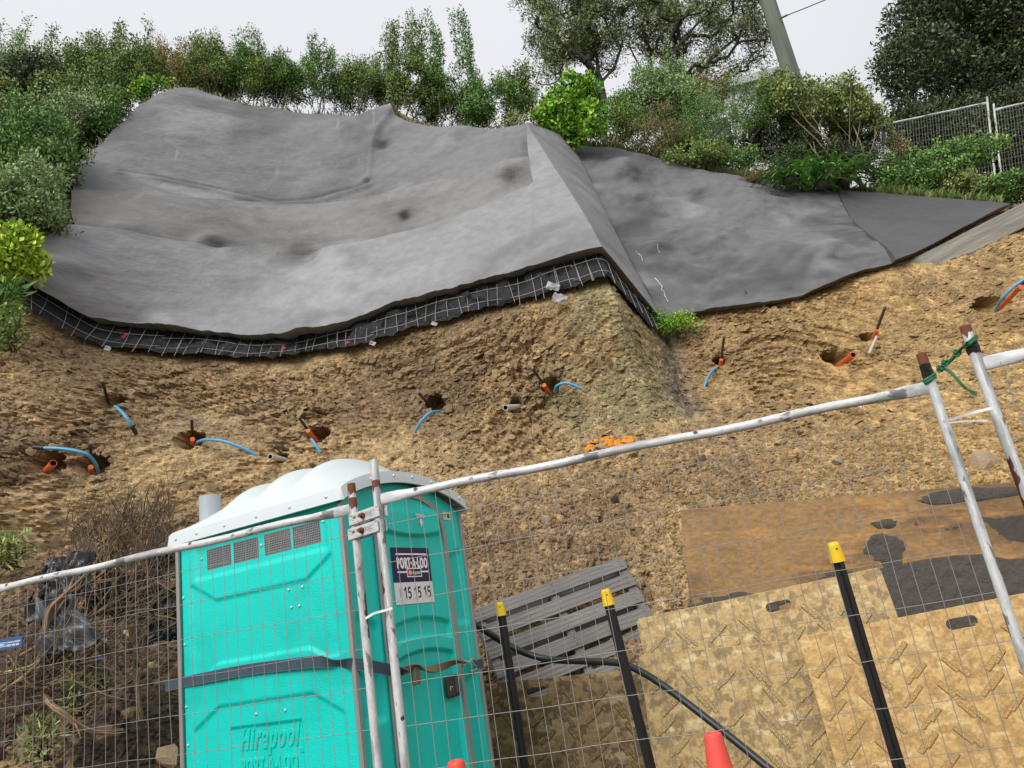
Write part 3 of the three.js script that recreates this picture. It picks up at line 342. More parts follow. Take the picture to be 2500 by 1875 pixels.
function fencePanel(label, a, b, rail, postTop, opts = {}) {
  const t = thing('site_fence', label, 'fence panel', opts.group || 'fence panels across the front'), dx = b[0] - a[0], dz = b[1] - a[1], L = Math.hypot(dx, dz), base = opts.base || 0, R = opts.r || 0.0168;
  t.position.set(a[0], base, a[1]); t.rotation.y = Math.atan2(-dz, dx); const rnd = rng(opts.seed || 5), wr = opts.wire || 0.0013;
  mesh('post', post(0, postTop[0], R), galv, t); mesh('post', post(L, postTop[1], R), galv, t);
  const st = []; for (const x of [R * 0.8, 0.05, 0.09, 0.13, 0.2]) st.push([x, rail, 0, x < 0.12 ? R * 1.35 : R * (x < 0.15 ? 1.15 : 1), x < 0.12 ? R * 0.45 : x < 0.15 ? R * 0.75 : R]);
  for (let i = 1; i < 12; i++) st.push([mix(0.2, L - 0.2, i / 12), rail + 0.004 * Math.sin(i * 1.3), 0, R, R]);
  for (const x of [0.2, 0.13, 0.09, 0.05, R * 0.8]) st.push([L - x, rail, 0, x < 0.12 ? R * 1.35 : R * (x < 0.15 ? 1.15 : 1), x < 0.12 ? R * 0.45 : x < 0.15 ? R * 0.75 : R]);
  mesh('top_rail', loft(st), galv, t); mesh('bottom_rail', loft(st.map((s) => [s[0], 0.12 + s[1] - rail, s[2], s[3], s[4]])), galv, t);
  const nx = Math.round(L / 0.06), step = L / nx;
  for (let i = 1; i < nx; i++) { const x = i * step + 0.006 * (rnd() - 0.5), pts = []; const bend = rnd() < 0.22 ? 0.016 * (rnd() - 0.5) : 0; for (let k = 0; k <= 9; k++) pts.push(new THREE.Vector3(x + 0.004 * (rnd() - 0.5) + bend * Math.sin(k * 1.1), mix(0.1, rail - R * 0.3 - (rnd() < 0.1 ? 0.02 : 0), k / 9), 0.003 + 0.008 * (rnd() - 0.5))); mesh('upright_wire', tube(pts, wr, 22, 5), wireMat, t); }
  for (let y = rail - 0.105; y > 0.14; y -= 0.15) { const pts = [], bow = 0.012 * (rnd() - 0.5); for (let k = 0; k <= 12; k++) pts.push(new THREE.Vector3(mix(0, L, k / 12), y + bow * Math.sin(k / 12 * Math.PI) + 0.006 * (rnd() - 0.5), -0.003 + 0.008 * (rnd() - 0.5))); mesh('cross_wire', tube(pts, wr, 40, 5), wireMat, t); }
  if (opts.rack) t.traverse((o) => { if (o.isMesh) { const p = o.geometry.attributes.position; for (let i = 0; i < p.count; i++) p.setX(i, p.getX(i) + opts.rack * (p.getY(i) - rail)); } });
  t.userData.len = L; return t;
}
const panelL = fencePanel('wire fence panel in front of the brush pile and the toilet side', [-2.75, -3.81], [-0.735, -3.175], 2.02, [2.14, 2.125], { seed: 11 });
const panelM = fencePanel('wide wire fence panel in front of the mats and pallet', [-0.61, -3.07], [1.458, -2.656], 2.021, [2.185, 2.145], { seed: 12 });
const panelR = fencePanel('wire fence panel cut off by the picture edge, its post bound with black tape', [1.502, -2.43], [3.5, -1.75], 2.02, [2.155, 2.15], { seed: 13 });
// rust at the post mouths, tape wraps
function sleeve(name, p, x, y0, y1, r, m) { const g = new THREE.CylinderGeometry(r, r * 1.02, y1 - y0, 14, 6, true), q = g.attributes.position; if (m === tape) for (let i = 0; i < q.count; i++) { const k = 1 + 0.16 * (h2(i, 3, 9) - 0.4); q.setXYZ(i, q.getX(i) * k, q.getY(i) + 0.006 * (h2(i, 4, 9) - 0.5), q.getZ(i) * k); } else for (let i = 0; i < q.count; i++) if (q.getY(i) < 0) q.setY(i, q.getY(i) - 0.03 * h2(Math.round(Math.atan2(q.getZ(i), q.getX(i)) * 4), 5, Math.round(x * 40))); g.computeVertexNormals(); g.translate(x, (y0 + y1) / 2, 0); mesh(name, g, m, p); }
const LM = panelM.userData.len, LL = panelL.userData.len; delete panelM.userData.len; delete panelL.userData.len; delete panelR.userData.len;
sleeve('rusty_tip', panelM, LM, 2.12, 2.146, 0.0172, rust); sleeve('tape_wrap', panelM, LM, 2.055, 2.105, 0.0188, tape);
sleeve('rusty_tip', panelR, 0, 2.135, 2.156, 0.0172, rust); sleeve('tape_wrap', panelR, 0, 2.06, 2.1, 0.0195, tape);
sleeve('rust_patch', panelL, LL, 2.045, 2.065, 0.0171, rust); sleeve('rust_patch', panelM, 0, 2.075, 2.1, 0.0171, rust);
sleeve('rusty_tip', panelL, LL, 2.105, 2.126, 0.0171, rust);
{ // clamp that holds the two posts
  const A = new THREE.Vector3(-0.735, 0, -3.175), B = new THREE.Vector3(-0.61, 0, -3.07), c = A.clone().add(B).multiplyScalar(0.5), ang = Math.atan2(-(B.z - A.z), B.x - A.x), w = A.distanceTo(B);
  const t = thing('fence_clamp', 'two-plate galvanised clamp with rusty bolts joining the fence posts', 'clamp'); t.position.set(c.x, 0, c.z); t.rotation.y = ang;
  for (const [y, z, s] of [[1.972, 0.021, 0.01], [1.915, 0.021, -0.005]]) { mesh('plate', box(w + 0.036, 0.046, 0.006, s, y, z, 0.002), galv, t); mesh('plate', box(w + 0.036, 0.046, 0.006, s, y, -z, 0.002), galv, t); const b = new THREE.CylinderGeometry(0.0085, 0.0085, 0.075, 6); b.rotateX(Math.PI / 2); b.translate(s, y, 0.008); const o = mesh('bolt', b, rust, t); const hd = new THREE.CylinderGeometry(0.013, 0.013, 0.01, 6); hd.rotateX(Math.PI / 2); hd.translate(s, y, z + 0.008); mesh('bolt_head', hd, rust, o); }
}
const nylon = std([0.8, 0.8, 0.78], 0.4);
function ribbon(pts, w, thick, up = [0, 1, 0], twist = null) { const c = new THREE.CatmullRomCurve3(pts.map(V)), n = pts.length * 8, pos = [], idx = [], uv = [], U = V(up); for (let i = 0; i <= n; i++) { const p = c.getPoint(i / n), tg = c.getTangent(i / n); let s = U.clone().addScaledVector(tg, -U.dot(tg)).normalize(); if (twist) s.applyAxisAngle(tg, twist(i / n)); const o = tg.clone().cross(s).normalize(); for (const [a, b] of [[1, 1], [1, -1], [-1, -1], [-1, 1]]) { const q = p.clone().addScaledVector(s, a * w / 2).addScaledVector(o, b * thick / 2); pos.push(q.x, q.y, q.z); uv.push(i / n * pts.length, a * 0.5 + 0.5); } } for (let i = 0; i < n; i++) for (let k = 0; k < 4; k++) { const a = i * 4 + k, b = i * 4 + (k + 1) % 4; idx.push(a, b, a + 4, b, b + 4, a + 4); } idx.push(0, 2, 1, 0, 3, 2, n * 4, n * 4 + 1, n * 4 + 2, n * 4, n * 4 + 2, n * 4 + 3); return geo(pos, idx, uv).toNonIndexed(); }
function fixN(g) { g.computeVertexNormals(); return g; }
tag(mesh('cable_tie', fixN(ribbon([[-0.715,1.574,-3.12],[-0.678,1.586,-3.1],[-0.636,1.587,-3.04],[-0.587,1.591,-3.02]], 0.009, 0.003))), 'white cable tie round the two posts in front of the toilet', 'cable tie', 'white cable ties on the fence').material = nylon;
tag(mesh('cable_tie', fixN(ribbon([[1.425,1.884,-2.6],[1.42,1.875,-2.52],[1.426,1.867,-2.42],[1.468,1.865,-2.38]], 0.009, 0.003))), 'upper white cable tie between the posts tied with green rope', 'cable tie', 'white cable ties on the fence').material = nylon;
tag(mesh('cable_tie', fixN(ribbon([[1.437,1.881,-2.62],[1.453,1.867,-2.55],[1.472,1.843,-2.46],[1.481,1.838,-2.45]], 0.006, 0.003))), 'thin lower white cable tie between the posts tied with green rope', 'cable tie', 'white cable ties on the fence').material = nylon;
{ // green rope
  const rp = std([0.03, 0.16, 0.07], 0.85), t = thing('rope', 'frayed green rope knotted round the two taped fence posts', 'rope');
  const ringAt = (p, r, tilt, turns) => { const q = []; for (let i = 0; i <= turns * 14; i++) { const a = i / 14 * Math.PI * 2; q.push([p[0] + r * Math.cos(a), p[1] + tilt * Math.cos(a) + i * 0.0006, p[2] + r * Math.sin(a)]); } return tube(q, 0.0048, q.length * 2, 6); };
  mesh('loop', ringAt([1.458, 2.045, -2.656], 0.021, 0.012, 2), rp, t); mesh('loop', ringAt([1.502, 2.095, -2.43], 0.021, 0.014, 1.5), rp, t);
  mesh('strand', tube([[1.487,2.076,-2.63],[1.484,2.077,-2.6],[1.495,2.084,-2.56],[1.496,2.093,-2.5],[1.481,2.091,-2.44],[1.479,2.093,-2.41]], 0.0055, 30, 6), rp, t);
  mesh('strand', tube([[1.483,2.075,-2.61],[1.49,2.076,-2.56],[1.488,2.085,-2.5]], 0.005, 20, 6), rp, t);
  for (const p of [[1.48,2.071,-2.61], [1.489,2.088,-2.5], [1.48,2.078,-2.57]]) { const k = new THREE.TorusKnotGeometry(0.008, 0.004, 40, 6); k.translate(...p); mesh('knot', k, rp, t); }
  mesh('tail', tube([[1.478,2.068,-2.6],[1.482,2.051,-2.57],[1.484,2.023,-2.55],[1.49,1.993,-2.54],[1.503,1.97,-2.54]], 0.0052, 26, 6), rp, t);
  const r = rng(8), fr = []; for (let i = 0; i < 16; i++) { const a = V([1.502,1.971,-2.54]); fr.push(tube([a, a.clone().add(new THREE.Vector3(0.01 + 0.012 * r(), -0.008 - 0.008 * r(), 0.01 * (r() - 0.5))), a.clone().add(new THREE.Vector3(0.012 + 0.022 * r(), -0.012 - 0.02 * r(), 0.02 * (r() - 0.5)))], 0.0011, 5, 4)); } mesh('frayed_end', fr, std([0.05, 0.28, 0.12], 0.85), t);
}
{ // maker's plate on the left panel
  const c = document.createElement('canvas'); c.width = 512; c.height = 128; const x = c.getContext('2d'); x.fillStyle = '#2f5686'; x.fillRect(0, 0, 512, 128); x.strokeStyle = '#f4f6f8'; x.lineWidth = 5; x.strokeRect(34, 44, 214, 46); x.fillStyle = '#f4f6f8'; x.font = 'bold 38px sans-serif'; x.textBaseline = 'middle'; x.fillText('FORTRESS', 44, 68, 194); x.font = 'bold 25px sans-serif'; x.fillText('FENCING & BARRIERS', 262, 50, 226); x.font = 'bold 34px sans-serif'; x.fillText('0800 000 000', 262, 86, 226);
  const m = new THREE.CanvasTexture(c); m.colorSpace = THREE.SRGBColorSpace; const t = thing('maker_plate', 'small blue plate with white lettering wired to the fence panel', 'sign');
  const dir = V([2.015, 0, 0.635]).normalize(); t.position.set(...[-2.534,1.748,-3.73]); t.rotation.y = Math.atan2(-dir.z, dir.x); t.position.z += 0.012; t.rotation.z = -0.02;
  mesh('backing', box(0.2, 0.052, 0.003, -0.032, 0, 0, 0.001), std([0.03, 0.1, 0.24], 0.5), t); const f = new THREE.PlaneGeometry(0.196, 0.049); f.translate(-0.032, 0, 0.0022); mesh('print', f, std([1, 1, 1], 0.45, { map: m }), t);
}

// ---------------------------------------------------------------- portable toilet
const font = await new FontLoader().loadAsync('fonts/droid/droid_sans_bold.typeface.json');
{
  const T = thing('portable_toilet', 'teal portable toilet with a ribbed white roof and grey trim', 'portable toilet');
  T.position.set(-0.952, 0.18, -3.83); T.rotation.y = 63.5 * D2R; // local x along the front, z out of the door, y up
  const W = 1.09, L = 1.2, H = 2.02;
  const plasticBump = tex(512, 512, (u, v) => { const k = tfbm(u, v, 60, 3, 501); return [k, k, k]; }, false); plasticBump.repeat.set(3, 3);
  const scuffs = tex(512, 512, (u, v) => { const a = tfbm(u, v, 5, 5, 511), b = tfbm(u, (v * 2) % 1, 40, 3, 515); let c = [0.985, 0.985, 0.985]; c = lerp3(c, [0.86, 0.9, 0.88], 0.6 * sm(0.5, 0.75, a)); return c; });
  const teal = std([0.0, 0.68, 0.59], 0.42, { map: scuffs, bumpMap: plasticBump, bumpScale: 0.0015 }), roofM = std([0.62, 0.685, 0.69], 0.38, { bumpMap: plasticBump, bumpScale: 0.001 }), alu = std([0.34, 0.33, 0.31], 0.5, { metalness: 0.3 }), dark = std([0.035, 0.037, 0.04], 0.5), screwM = std([0.6, 0.62, 0.6], 0.4, { metalness: 0.5 });
  const inPoly = (p, x, y) => { let r = false; for (let i = 0, j = p.length - 1; i < p.length; j = i++) if ((p[i][1] > y) !== (p[j][1] > y) && x < (p[j][0] - p[i][0]) * (y - p[i][1]) / (p[j][1] - p[i][1]) + p[i][0]) r = !r; return r; };
  const pl = (pts, x) => across(pts, x);
  // left side: steps in the moulding, four openings for the vents
  const vents = [[0.8, 0.985], [0.592, 0.777], [0.36, 0.545], [0.155, 0.34]], vy = [1.832, 1.94];
  const A = [[0.09, 1.762], [0.27, 1.66], [0.92, 1.66], [1.1, 1.762]], B = [[0.17, 1.278], [0.275, 1.333], [0.93, 1.333], [1.03, 1.278]], C = [[0.09, 1.02], [0.275, 1.12], [0.925, 1.12], [1.11, 1.02]];
  const step = (d, w) => sm(-w, w, d);
  function sideRelief(q, y) {
    const inside = step(q - 0.085, 0.015) * step(1.115 - q, 0.015); let h = 0;
    const a = pl(A, clamp(q, 0.09, 1.1)), b = pl(B, clamp(q, 0.17, 1.03)), c = pl(C, clamp(q, 0.09, 1.11));
    h -= 0.012 * step(a - y, 0.012) * step(y - b, 0.008) * inside; h -= 0.012 * step(c - y, 0.012) * inside; h -= 0.012 * step(q - 0.11, 0.02) * step(1.07 - q, 0.02) * step(y - 1.79, 0.012) * step(1.985 - y, 0.01);
    h -= 0.012 * step(q - 0.37, 0.004) * step(0.86 - q, 0.004) * step(1.005 - y, 0.004) * step(y - 0.76, 0.004); return h;
  }
  function gridWall(n, m, u0, u1, v0, v1, f, skip) { const pos = [], idx = [], uv = []; for (let j = 0; j <= m; j++) for (let i = 0; i <= n; i++) { const u = mix(u0, u1, i / n), v = mix(v0, v1, j / m); pos.push(...f(u, v)); uv.push(u, v); } for (let j = 0; j < m; j++) for (let i = 0; i < n; i++) { const u = mix(u0, u1, (i + 0.5) / n), v = mix(v0, v1, (j + 0.5) / m); if (skip && skip(u, v)) continue; const a = j * (n + 1) + i; idx.push(a, a + 1, a + n + 1, a + 1, a + n + 2, a + n + 1); } return geo(pos, idx, uv); }
  mesh('side_wall', gridWall(160, 260, 0.02, L - 0.02, 0, H, (q, y) => [-sideRelief(q, y) * 1 + 0.0, y, -q], (q, y) => y > vy[0] && y < vy[1] && vents.some((v) => q > v[0] && q < v[1])), teal, T);
  mesh('side_wall', gridWall(40, 60, 0.02, L - 0.02, 0, H, (q, y) => [W + sideRelief(q, y), y, -q]), teal, T);
  mesh('back_wall', gridWall(10, 10, 0, W, 0, H, (x, y) => [x, y, -L + 0.01]), teal, T);
  mesh('inner_floor', box(W - 0.04, 0.05, L - 0.04, W / 2, 0.03, -L / 2), dark, T);
  for (const v of vents) { // perforated grey vent plates
    const g = [], w = v[1] - v[0], h = vy[1] - vy[0], nx = 15, ny = 9, x = 0.013;
    for (let i = 0; i <= nx; i++) g.push(box(0.003, h, 0.0058, x, (vy[0] + vy[1]) / 2, -(v[0] + w * i / nx))); for (let j = 0; j <= ny; j++) g.push(box(0.0028, 0.0058, w, x, vy[0] + h * j / ny, -(v[0] + w / 2)));
    mesh('vent_grille', g, std([0.2, 0.21, 0.215], 0.5, { metalness: 0.2 }), T);
  }
  const screwG = new THREE.SphereGeometry(0.0085, 10, 6); screwG.scale(0.6, 1, 1);
  const screw = (x, y, z, turn) => { const o = mesh('rivet', screwG, screwM, T); o.position.set(x, y, z); if (turn) o.rotation.y = turn; };
  for (const [q, y] of [[0.395, 1.63], [0.301, 1.63], [0.385, 1.541], [0.33, 1.541], [1.17, 1.71], [1.17, 1.46], [1.17, 1.14], [1.165, 0.95], [1.03, 1.9], [0.57, 1.89], [0.13, 1.93], [0.67, 1.06], [0.47, 1.06]]) screw(-sideRelief(q, y) * -1 * -1 - 0.002, y, -q);
  // raised lettering
  const letter = (s, size, q, y) => { const g = new TextGeometry(s, { font, size, depth: 0.004, curveSegments: 4, bevelEnabled: true, bevelThickness: 0.003, bevelSize: 0.002, bevelSegments: 2 }); g.computeBoundingBox(); return [g, g.boundingBox.max.x, q, y]; };
  for (const [s, size, q, y, w, sh, nm] of [['Hirepool', 0.098, 0.81, 0.895, 0.4, 0.22, 'raised_lettering'], ['PORT-A-LOO', 0.07, 0.81, 0.785, 0.395, 0, 'raised_lettering'], ['TM', 0.018, 0.4, 0.862, 0.026, 0, 'raised_lettering']]) { const [g, len] = letter(s, size, q, y); g.scale(w / len, 1, 1); g.applyMatrix4(new THREE.Matrix4().makeShear(0, 0, sh, 0, 0, 0)); g.rotateY(-Math.PI / 2); g.translate(0.0255, y, -q); mesh(nm, g, teal, T); }
  // corner trims
  for (const [x, z] of [[-0.004, 0.004], [W + 0.004, 0.004], [-0.004, -L - 0.002], [W + 0.004, -L - 0.002]]) mesh('corner_trim', box(0.024, H - 0.02, 0.024, x, H / 2 - 0.01, z, 0.005), alu, T);
  // front: arched jamb round the door
  const arch = (x) => 2.0 + 0.135 * Math.max(0, 1 - ((x - W / 2) / (W / 2)) ** 2) ** 0.85;
  const dx0 = 0.25, dx1 = 0.885, dTop = (x) => 2.075 - 0.14 * (Math.abs((x - 0.567) / 0.3175)) ** 2.6;
  mesh('front_frame', gridWall(110, 220, 0, W, 0, 1, (x, t) => { const y = t * arch(x); let z = 0; const b1 = step(x - 0.05, 0.012) * step(0.2 - x, 0.012) * step(y - 0.95, 0.02) * step(1.45 - y - 0.4 * (x - 0.05), 0.03), b2 = step(x - 0.93, 0.01) * step(1.055 - x, 0.01) * (step(y - 1.35, 0.02) * step(1.73 - y + 0.35 * (x - 0.93), 0.02) + step(y - 0.5, 0.02) * step(1.03 - y + 0.3 * (x - 0.93), 0.02)); z -= 0.022 * (b1 + b2); return [x, y, z]; }, (x, t) => { const y = t * arch(x); return x > dx0 + 0.01 && x < dx1 - 0.01 && y < dTop(clamp(x, dx0, dx1)) - 0.01 && y > 0.12; }), teal, T);
  // door with moulded arcs
  const arc = (y0, k) => (x) => y0 - k * ((x - 0.567) / 0.3) ** 2, a1 = arc(1.397, 0.045), a2 = arc(1.307, 0.04), a3 = arc(1.23, 0.045), a0 = (x) => 1.842 + 0.03 * ((x - 0.567) / 0.3) ** 2;
  const door = mesh('door', gridWall(100, 300, dx0 + 0.012, dx1 - 0.012, 0.12, 1, (x, t) => { const top = dTop(x) - 0.012, y = t <= 0.12 ? 0.12 : mix(0.12, top, (t - 0.12) / 0.88); const inside = step(x - dx0 - 0.055, 0.012) * step(dx1 - 0.05 - x, 0.012); let z = 0.008; z += 0.022 * inside * step(y - a0(x), 0.01) * step(2.0 - y, 0.04); z -= 0.02 * inside * step(y - a1(x), 0.006) * step(a0(x) - y, 0.006) * 0; z -= 0.02 * inside * step(a1(x) - y, 0.012) * step(y - a2(x), 0.004); z += 0.004 * inside * step(a2(x) - y, 0.004) * step(y - a3(x), 0.01); z -= 0.016 * inside * step(a3(x) - y, 0.012) * step(y - 0.25, 0.01); return [x, y, z]; }), teal, T);
  const trimPts = []; for (let i = 0; i <= 10; i++) trimPts.push([dx1, mix(0.1, 1.85, i / 10), 0.012]); for (let i = 1; i <= 24; i++) { const x = mix(dx1, dx0, i / 24); trimPts.push([x, dTop(x) - (i === 24 ? 0.05 : 0), 0.012]); } for (let i = 0; i <= 10; i++) trimPts.push([dx0, mix(1.85, 0.1, i / 10), 0.012]);
  mesh('door_trim', fixN(ribbon(trimPts, 0.032, 0.012, [0, 0, 1], () => Math.PI / 2)), alu, door);
  for (const y of [1.3, 0.7]) { mesh('hinge', box(0.026, 0.1, 0.012, dx0 + 0.004, y, 0.024, 0.003), std([0.16, 0.15, 0.14], 0.5, { metalness: 0.4 }), door); }
  { const lt = mesh('latch', box(0.115, 0.115, 0.028, 0.775, 1.02, 0.014, 0.012), dark, door); mesh('latch_dial', (() => { const g = new THREE.TorusGeometry(0.011, 0.0022, 6, 16, 4.2); g.translate(0.742, 1.01, 0.03); return g; })(), std([0.6, 0.6, 0.6], 0.5), lt); mesh('pull_recess', box(0.04, 0.085, 0.02, 0.808, 1.02, 0.024, 0.008), std([0.07, 0.075, 0.08], 0.5), lt); }
  { // sticker
    const c = document.createElement('canvas'); c.width = 700; c.height = 600; const x = c.getContext('2d'); x.fillStyle = '#e9eaec'; x.fillRect(0, 0, 700, 600); x.fillStyle = '#121a4b'; x.fillRect(0, 0, 700, 372); x.fillStyle = '#ffffff'; x.fillRect(82, 62, 566, 17); x.fillRect(82, 254, 566, 17);
    x.font = 'bold 150px sans-serif'; x.textBaseline = 'middle'; x.textAlign = 'center'; x.save(); x.translate(365, 168); x.scale(0.66, 1); x.lineWidth = 9; x.strokeStyle = '#ffffff'; x.fillText('PORT\u00b7A\u00b7LOO', 0, 0, 860); x.strokeText('PORT\u00b7A\u00b7LOO', 0, 0, 860); x.restore();
    x.fillStyle = '#ffffff'; x.fillRect(246, 222, 272, 96); x.fillStyle = '#14141c'; x.fillRect(256, 232, 252, 76); x.fillStyle = '#d8452c'; x.fillRect(256, 232, 66, 76); x.fillStyle = '#ffffff'; x.font = 'italic bold 54px sans-serif'; x.fillText('Hirepool', 385, 270, 220);
    x.fillStyle = '#16162a'; x.save(); x.translate(96, 482); x.rotate(-Math.PI / 2); x.font = '44px sans-serif'; x.fillText('0800', 0, 0, 130); x.restore(); x.fillRect(140, 420, 3, 136); x.textAlign = 'left'; x.font = 'bold 172px sans-serif'; x.save(); x.scale(0.74, 1); [[208, '15'], [450, '15'], [692, '15']].forEach(([p, s]) => x.fillText(s, p, 484)); x.restore(); x.fillStyle = '#e3d3a8'; x.beginPath(); x.moveTo(330, 560); x.lineTo(372, 512); x.lineTo(386, 560); x.fill(); x.beginPath(); x.moveTo(528, 520); x.lineTo(612, 515); x.lineTo(600, 552); x.lineTo(560, 556); x.fill();
    const m = new THREE.CanvasTexture(c); m.colorSpace = THREE.SRGBColorSpace; const g = new THREE.PlaneGeometry(0.353, 0.3, 4, 4); g.translate(0.531, 1.626, 0.0115); mesh('sticker', g, std([1, 1, 1], 0.4, { map: m }), door).userData.label = 'navy and white sticker with a telephone number';
    const c2 = document.createElement('canvas'); c2.width = 160; c2.height = 96; const y2 = c2.getContext('2d'); y2.fillStyle = '#e6dcc0'; y2.fillRect(0, 0, 160, 96); y2.fillStyle = '#6a5638'; y2.fillRect(16, 30, 56, 12); y2.fillRect(20, 52, 50, 8); y2.fillRect(86, 22, 58, 52); const m2 = new THREE.CanvasTexture(c2); m2.colorSpace = THREE.SRGBColorSpace; const g2 = new THREE.PlaneGeometry(0.08, 0.048); g2.translate(0.955, 1.974, 0.004); mesh('small_sticker', g2, std([1, 1, 1], 0.5, { map: m2 }), T);
    const wm = std([0.75, 0.8, 0.8], 0.6), r = rng(19), ws = []; for (let i = 0; i < 9; i++) { const s = new THREE.CircleGeometry(0.006 + 0.007 * r(), 6); s.translate(0.59 + 0.075 * r(), 1.955 + 0.014 * (r() - 0.5), 0.0345); ws.push(s); } const hs = new THREE.Shape(); hs.moveTo(0, -0.026); hs.lineTo(0.016, 0.004); hs.lineTo(0.006, 0.02); hs.lineTo(-0.008, 0.02); hs.lineTo(-0.016, 0.002); const hg = new THREE.ShapeGeometry(hs); hg.translate(0.636, 1.915, 0.0345); ws.push(hg); mesh('worn_mark', ws, wm, door);
  }
  // roof: arched shell with cross ribs, lip all round
  const lip = 0.035, roofH = (u, v) => { // u across 0..1, v back 0..1
    const a = Math.max(0, 1 - (2 * u - 1) ** 2), endB = sm(1.02, 0.55, v), rise = mix(0.13, 0.25, sm(0.0, 0.3, v)) * mix(0.35, 1, endB); let h = rise * a ** mix(0.85, 0.62, sm(0, 0.3, v));
    let rib = 0; for (const c of [0.27, 0.48, 0.69]) rib += Math.exp(-(((v - c + 0.05 * (1 - a)) / 0.055) ** 2)); h += 0.042 * rib * a ** 0.5 * sm(0.0, 0.2, a); return h;
  };
  const nU = 56, nV = 90, rp = [], ri = [], ru = []; for (let j = 0; j <= nV; j++) for (let i = 0; i <= nU; i++) { const u = i / nU, v = j / nV; rp.push(mix(-lip, W + lip, u), 2.066 + roofH(u, v), mix(lip + 0.01, -L - lip, v)); ru.push(u, v); }
  for (let j = 0; j < nV; j++) for (let i = 0; i < nU; i++) { const a = j * (nU + 1) + i; ri.push(a, a + 1, a + nU + 1, a + 1, a + nU + 2, a + nU + 1); }
  const roof = mesh('roof', geo(rp, ri, ru), roofM, T);
  const skirt = (pts, h, out) => { const p = [], ix = [], n = pts.length; pts.forEach(([x, y, z, nx, nz]) => { p.push(x, y, z, x + nx * 0.006, y - h * 0.45, z + nz * 0.006, x + nx * out, y - h, z + nz * out, x + nx * (out - 0.01), y - h - 0.002, z + nz * (out - 0.01), x - nx * 0.012, y - h * 0.5, z - nz * 0.012); }); for (let i = 0; i < n - 1; i++) for (let k = 0; k < 4; k++) { const a = i * 5 + k; ix.push(a, a + 5, a + 1, a + 1, a + 5, a + 6); } return geo(p, ix).toNonIndexed(); };
  const edge = []; for (let i = 0; i <= 40; i++) { const v = 1 - i / 40; edge.push([-lip, 2.068, mix(lip + 0.01, -L - lip, v), -1, 0]); } for (let i = 0; i <= 40; i++) { const u = i / 40; edge.push([mix(-lip, W + lip, u), 2.068 + roofH(u, 0), lip + 0.01, 0, 1]); } for (let i = 0; i <= 20; i++) edge.push([W + lip, 2.068, mix(lip + 0.01, -L - lip, i / 20), 1, 0]); for (let i = 0; i <= 12; i++) edge.push([mix(W + lip, -lip, i / 12), 2.068, -L - lip, 0, -1]);
  mesh('roof_lip', fixN(skirt(edge, 0.066, 0.012)), roofM, roof);
  const rr = (x, y, z) => { const o = mesh('rivet', screwG, screwM, roof); o.position.set(x, y, z); }; for (const q of [0.05, 0.3, 0.54, 0.78, 1.0, 1.17]) rr(-lip - 0.008, 2.035, -q); for (const u of [0.2, 0.37, 0.52, 0.68, 0.82, 0.93]) rr(mix(-lip, W + lip, u), 2.04 + roofH(u, 0), lip + 0.02);
  const vp = new THREE.CylinderGeometry(0.062, 0.064, 0.6, 24, 1, true); vp.translate(0.16, 1.985, -1.12); const vr = new THREE.RingGeometry(0.052, 0.062, 24); vr.rotateX(-Math.PI / 2); vr.translate(0.16, 2.285, -1.12); const vi = new THREE.CylinderGeometry(0.052, 0.052, 0.5, 20, 1, true); vi.translate(0.16, 2.035, -1.12);
  mesh('vent_pipe', [vp, vr, vi], std([0.4, 0.44, 0.48], 0.45), T);
  mesh('skid', box(W + 0.06, 0.1, L + 0.06, W / 2, -0.06, -L / 2, 0.02), dark, T);

  // tie-down strap
  const S = thing('tie_down_strap', 'faded dark blue webbing strap tied round the teal toilet', 'strap'); S.position.copy(T.position); S.rotation.copy(T.rotation);
  const webT = tex(256, 64, (u, v) => { const k = 0.27 + 0.1 * tfbm(u, v, 16, 3, 601) + 0.05 * Math.sin(v * 60) * 0.5 + 0.09 * sm(0.8, 1, Math.abs(v * 2 - 1)); return [k * 0.8, k * 1.0, k * 1.15]; }); const web = std([1, 1, 1], 0.9, { map: webT });
  const P = [[0.02, 1.262, -1.36], [-0.012, 1.27, -1.1], [-0.016, 1.278, -0.7], [-0.02, 1.27, -0.4], [-0.03, 1.262, -0.2], [-0.032, 1.235, -0.04], [0.02, 1.215, 0.035], [0.16, 1.18, 0.045], [0.32, 1.14, 0.05]];
  mesh('webbing', fixN(ribbon(P, 0.055, 0.004, [0, 1, 0], (t) => 0.9 * Math.exp(-(((t - 0.6) / 0.06) ** 2)) + 1.2 * sm(0.85, 1, t))), web, S);
  mesh('webbing', fixN(ribbon([[1.16, 1.1, -0.1], [1.13, 1.1, 0.0], [1.06, 1.102, 0.045], [0.97, 1.105, 0.05]], 0.05, 0.004)), web, S);
  const ol = std([0.16, 0.14, 0.09], 0.85); mesh('knotted_end', fixN(ribbon([[0.3, 1.15, 0.05], [0.38, 1.16, 0.07], [0.45, 1.14, 0.06], [0.6, 1.13, 0.055], [0.75, 1.14, 0.06], [0.84, 1.13, 0.06]], 0.04, 0.008, [0, 1, 0], (t) => 5 * t)), ol, S);
  mesh('ratchet', box(0.045, 0.085, 0.03, 0.39, 1.115, 0.06, 0.006), ol, S);
  for (const q of [[[0.82, 1.15, 0.06], [0.88, 1.125, 0.075], [0.93, 1.14, 0.07], [0.98, 1.12, 0.06]], [[0.83, 1.11, 0.06], [0.9, 1.13, 0.07], [0.96, 1.085, 0.07], [0.89, 1.075, 0.065]]]) mesh('wire_hook', tube(q, 0.005, 20, 6), std([0.45, 0.43, 0.4], 0.4, { metalness: 0.5 }), S);
}

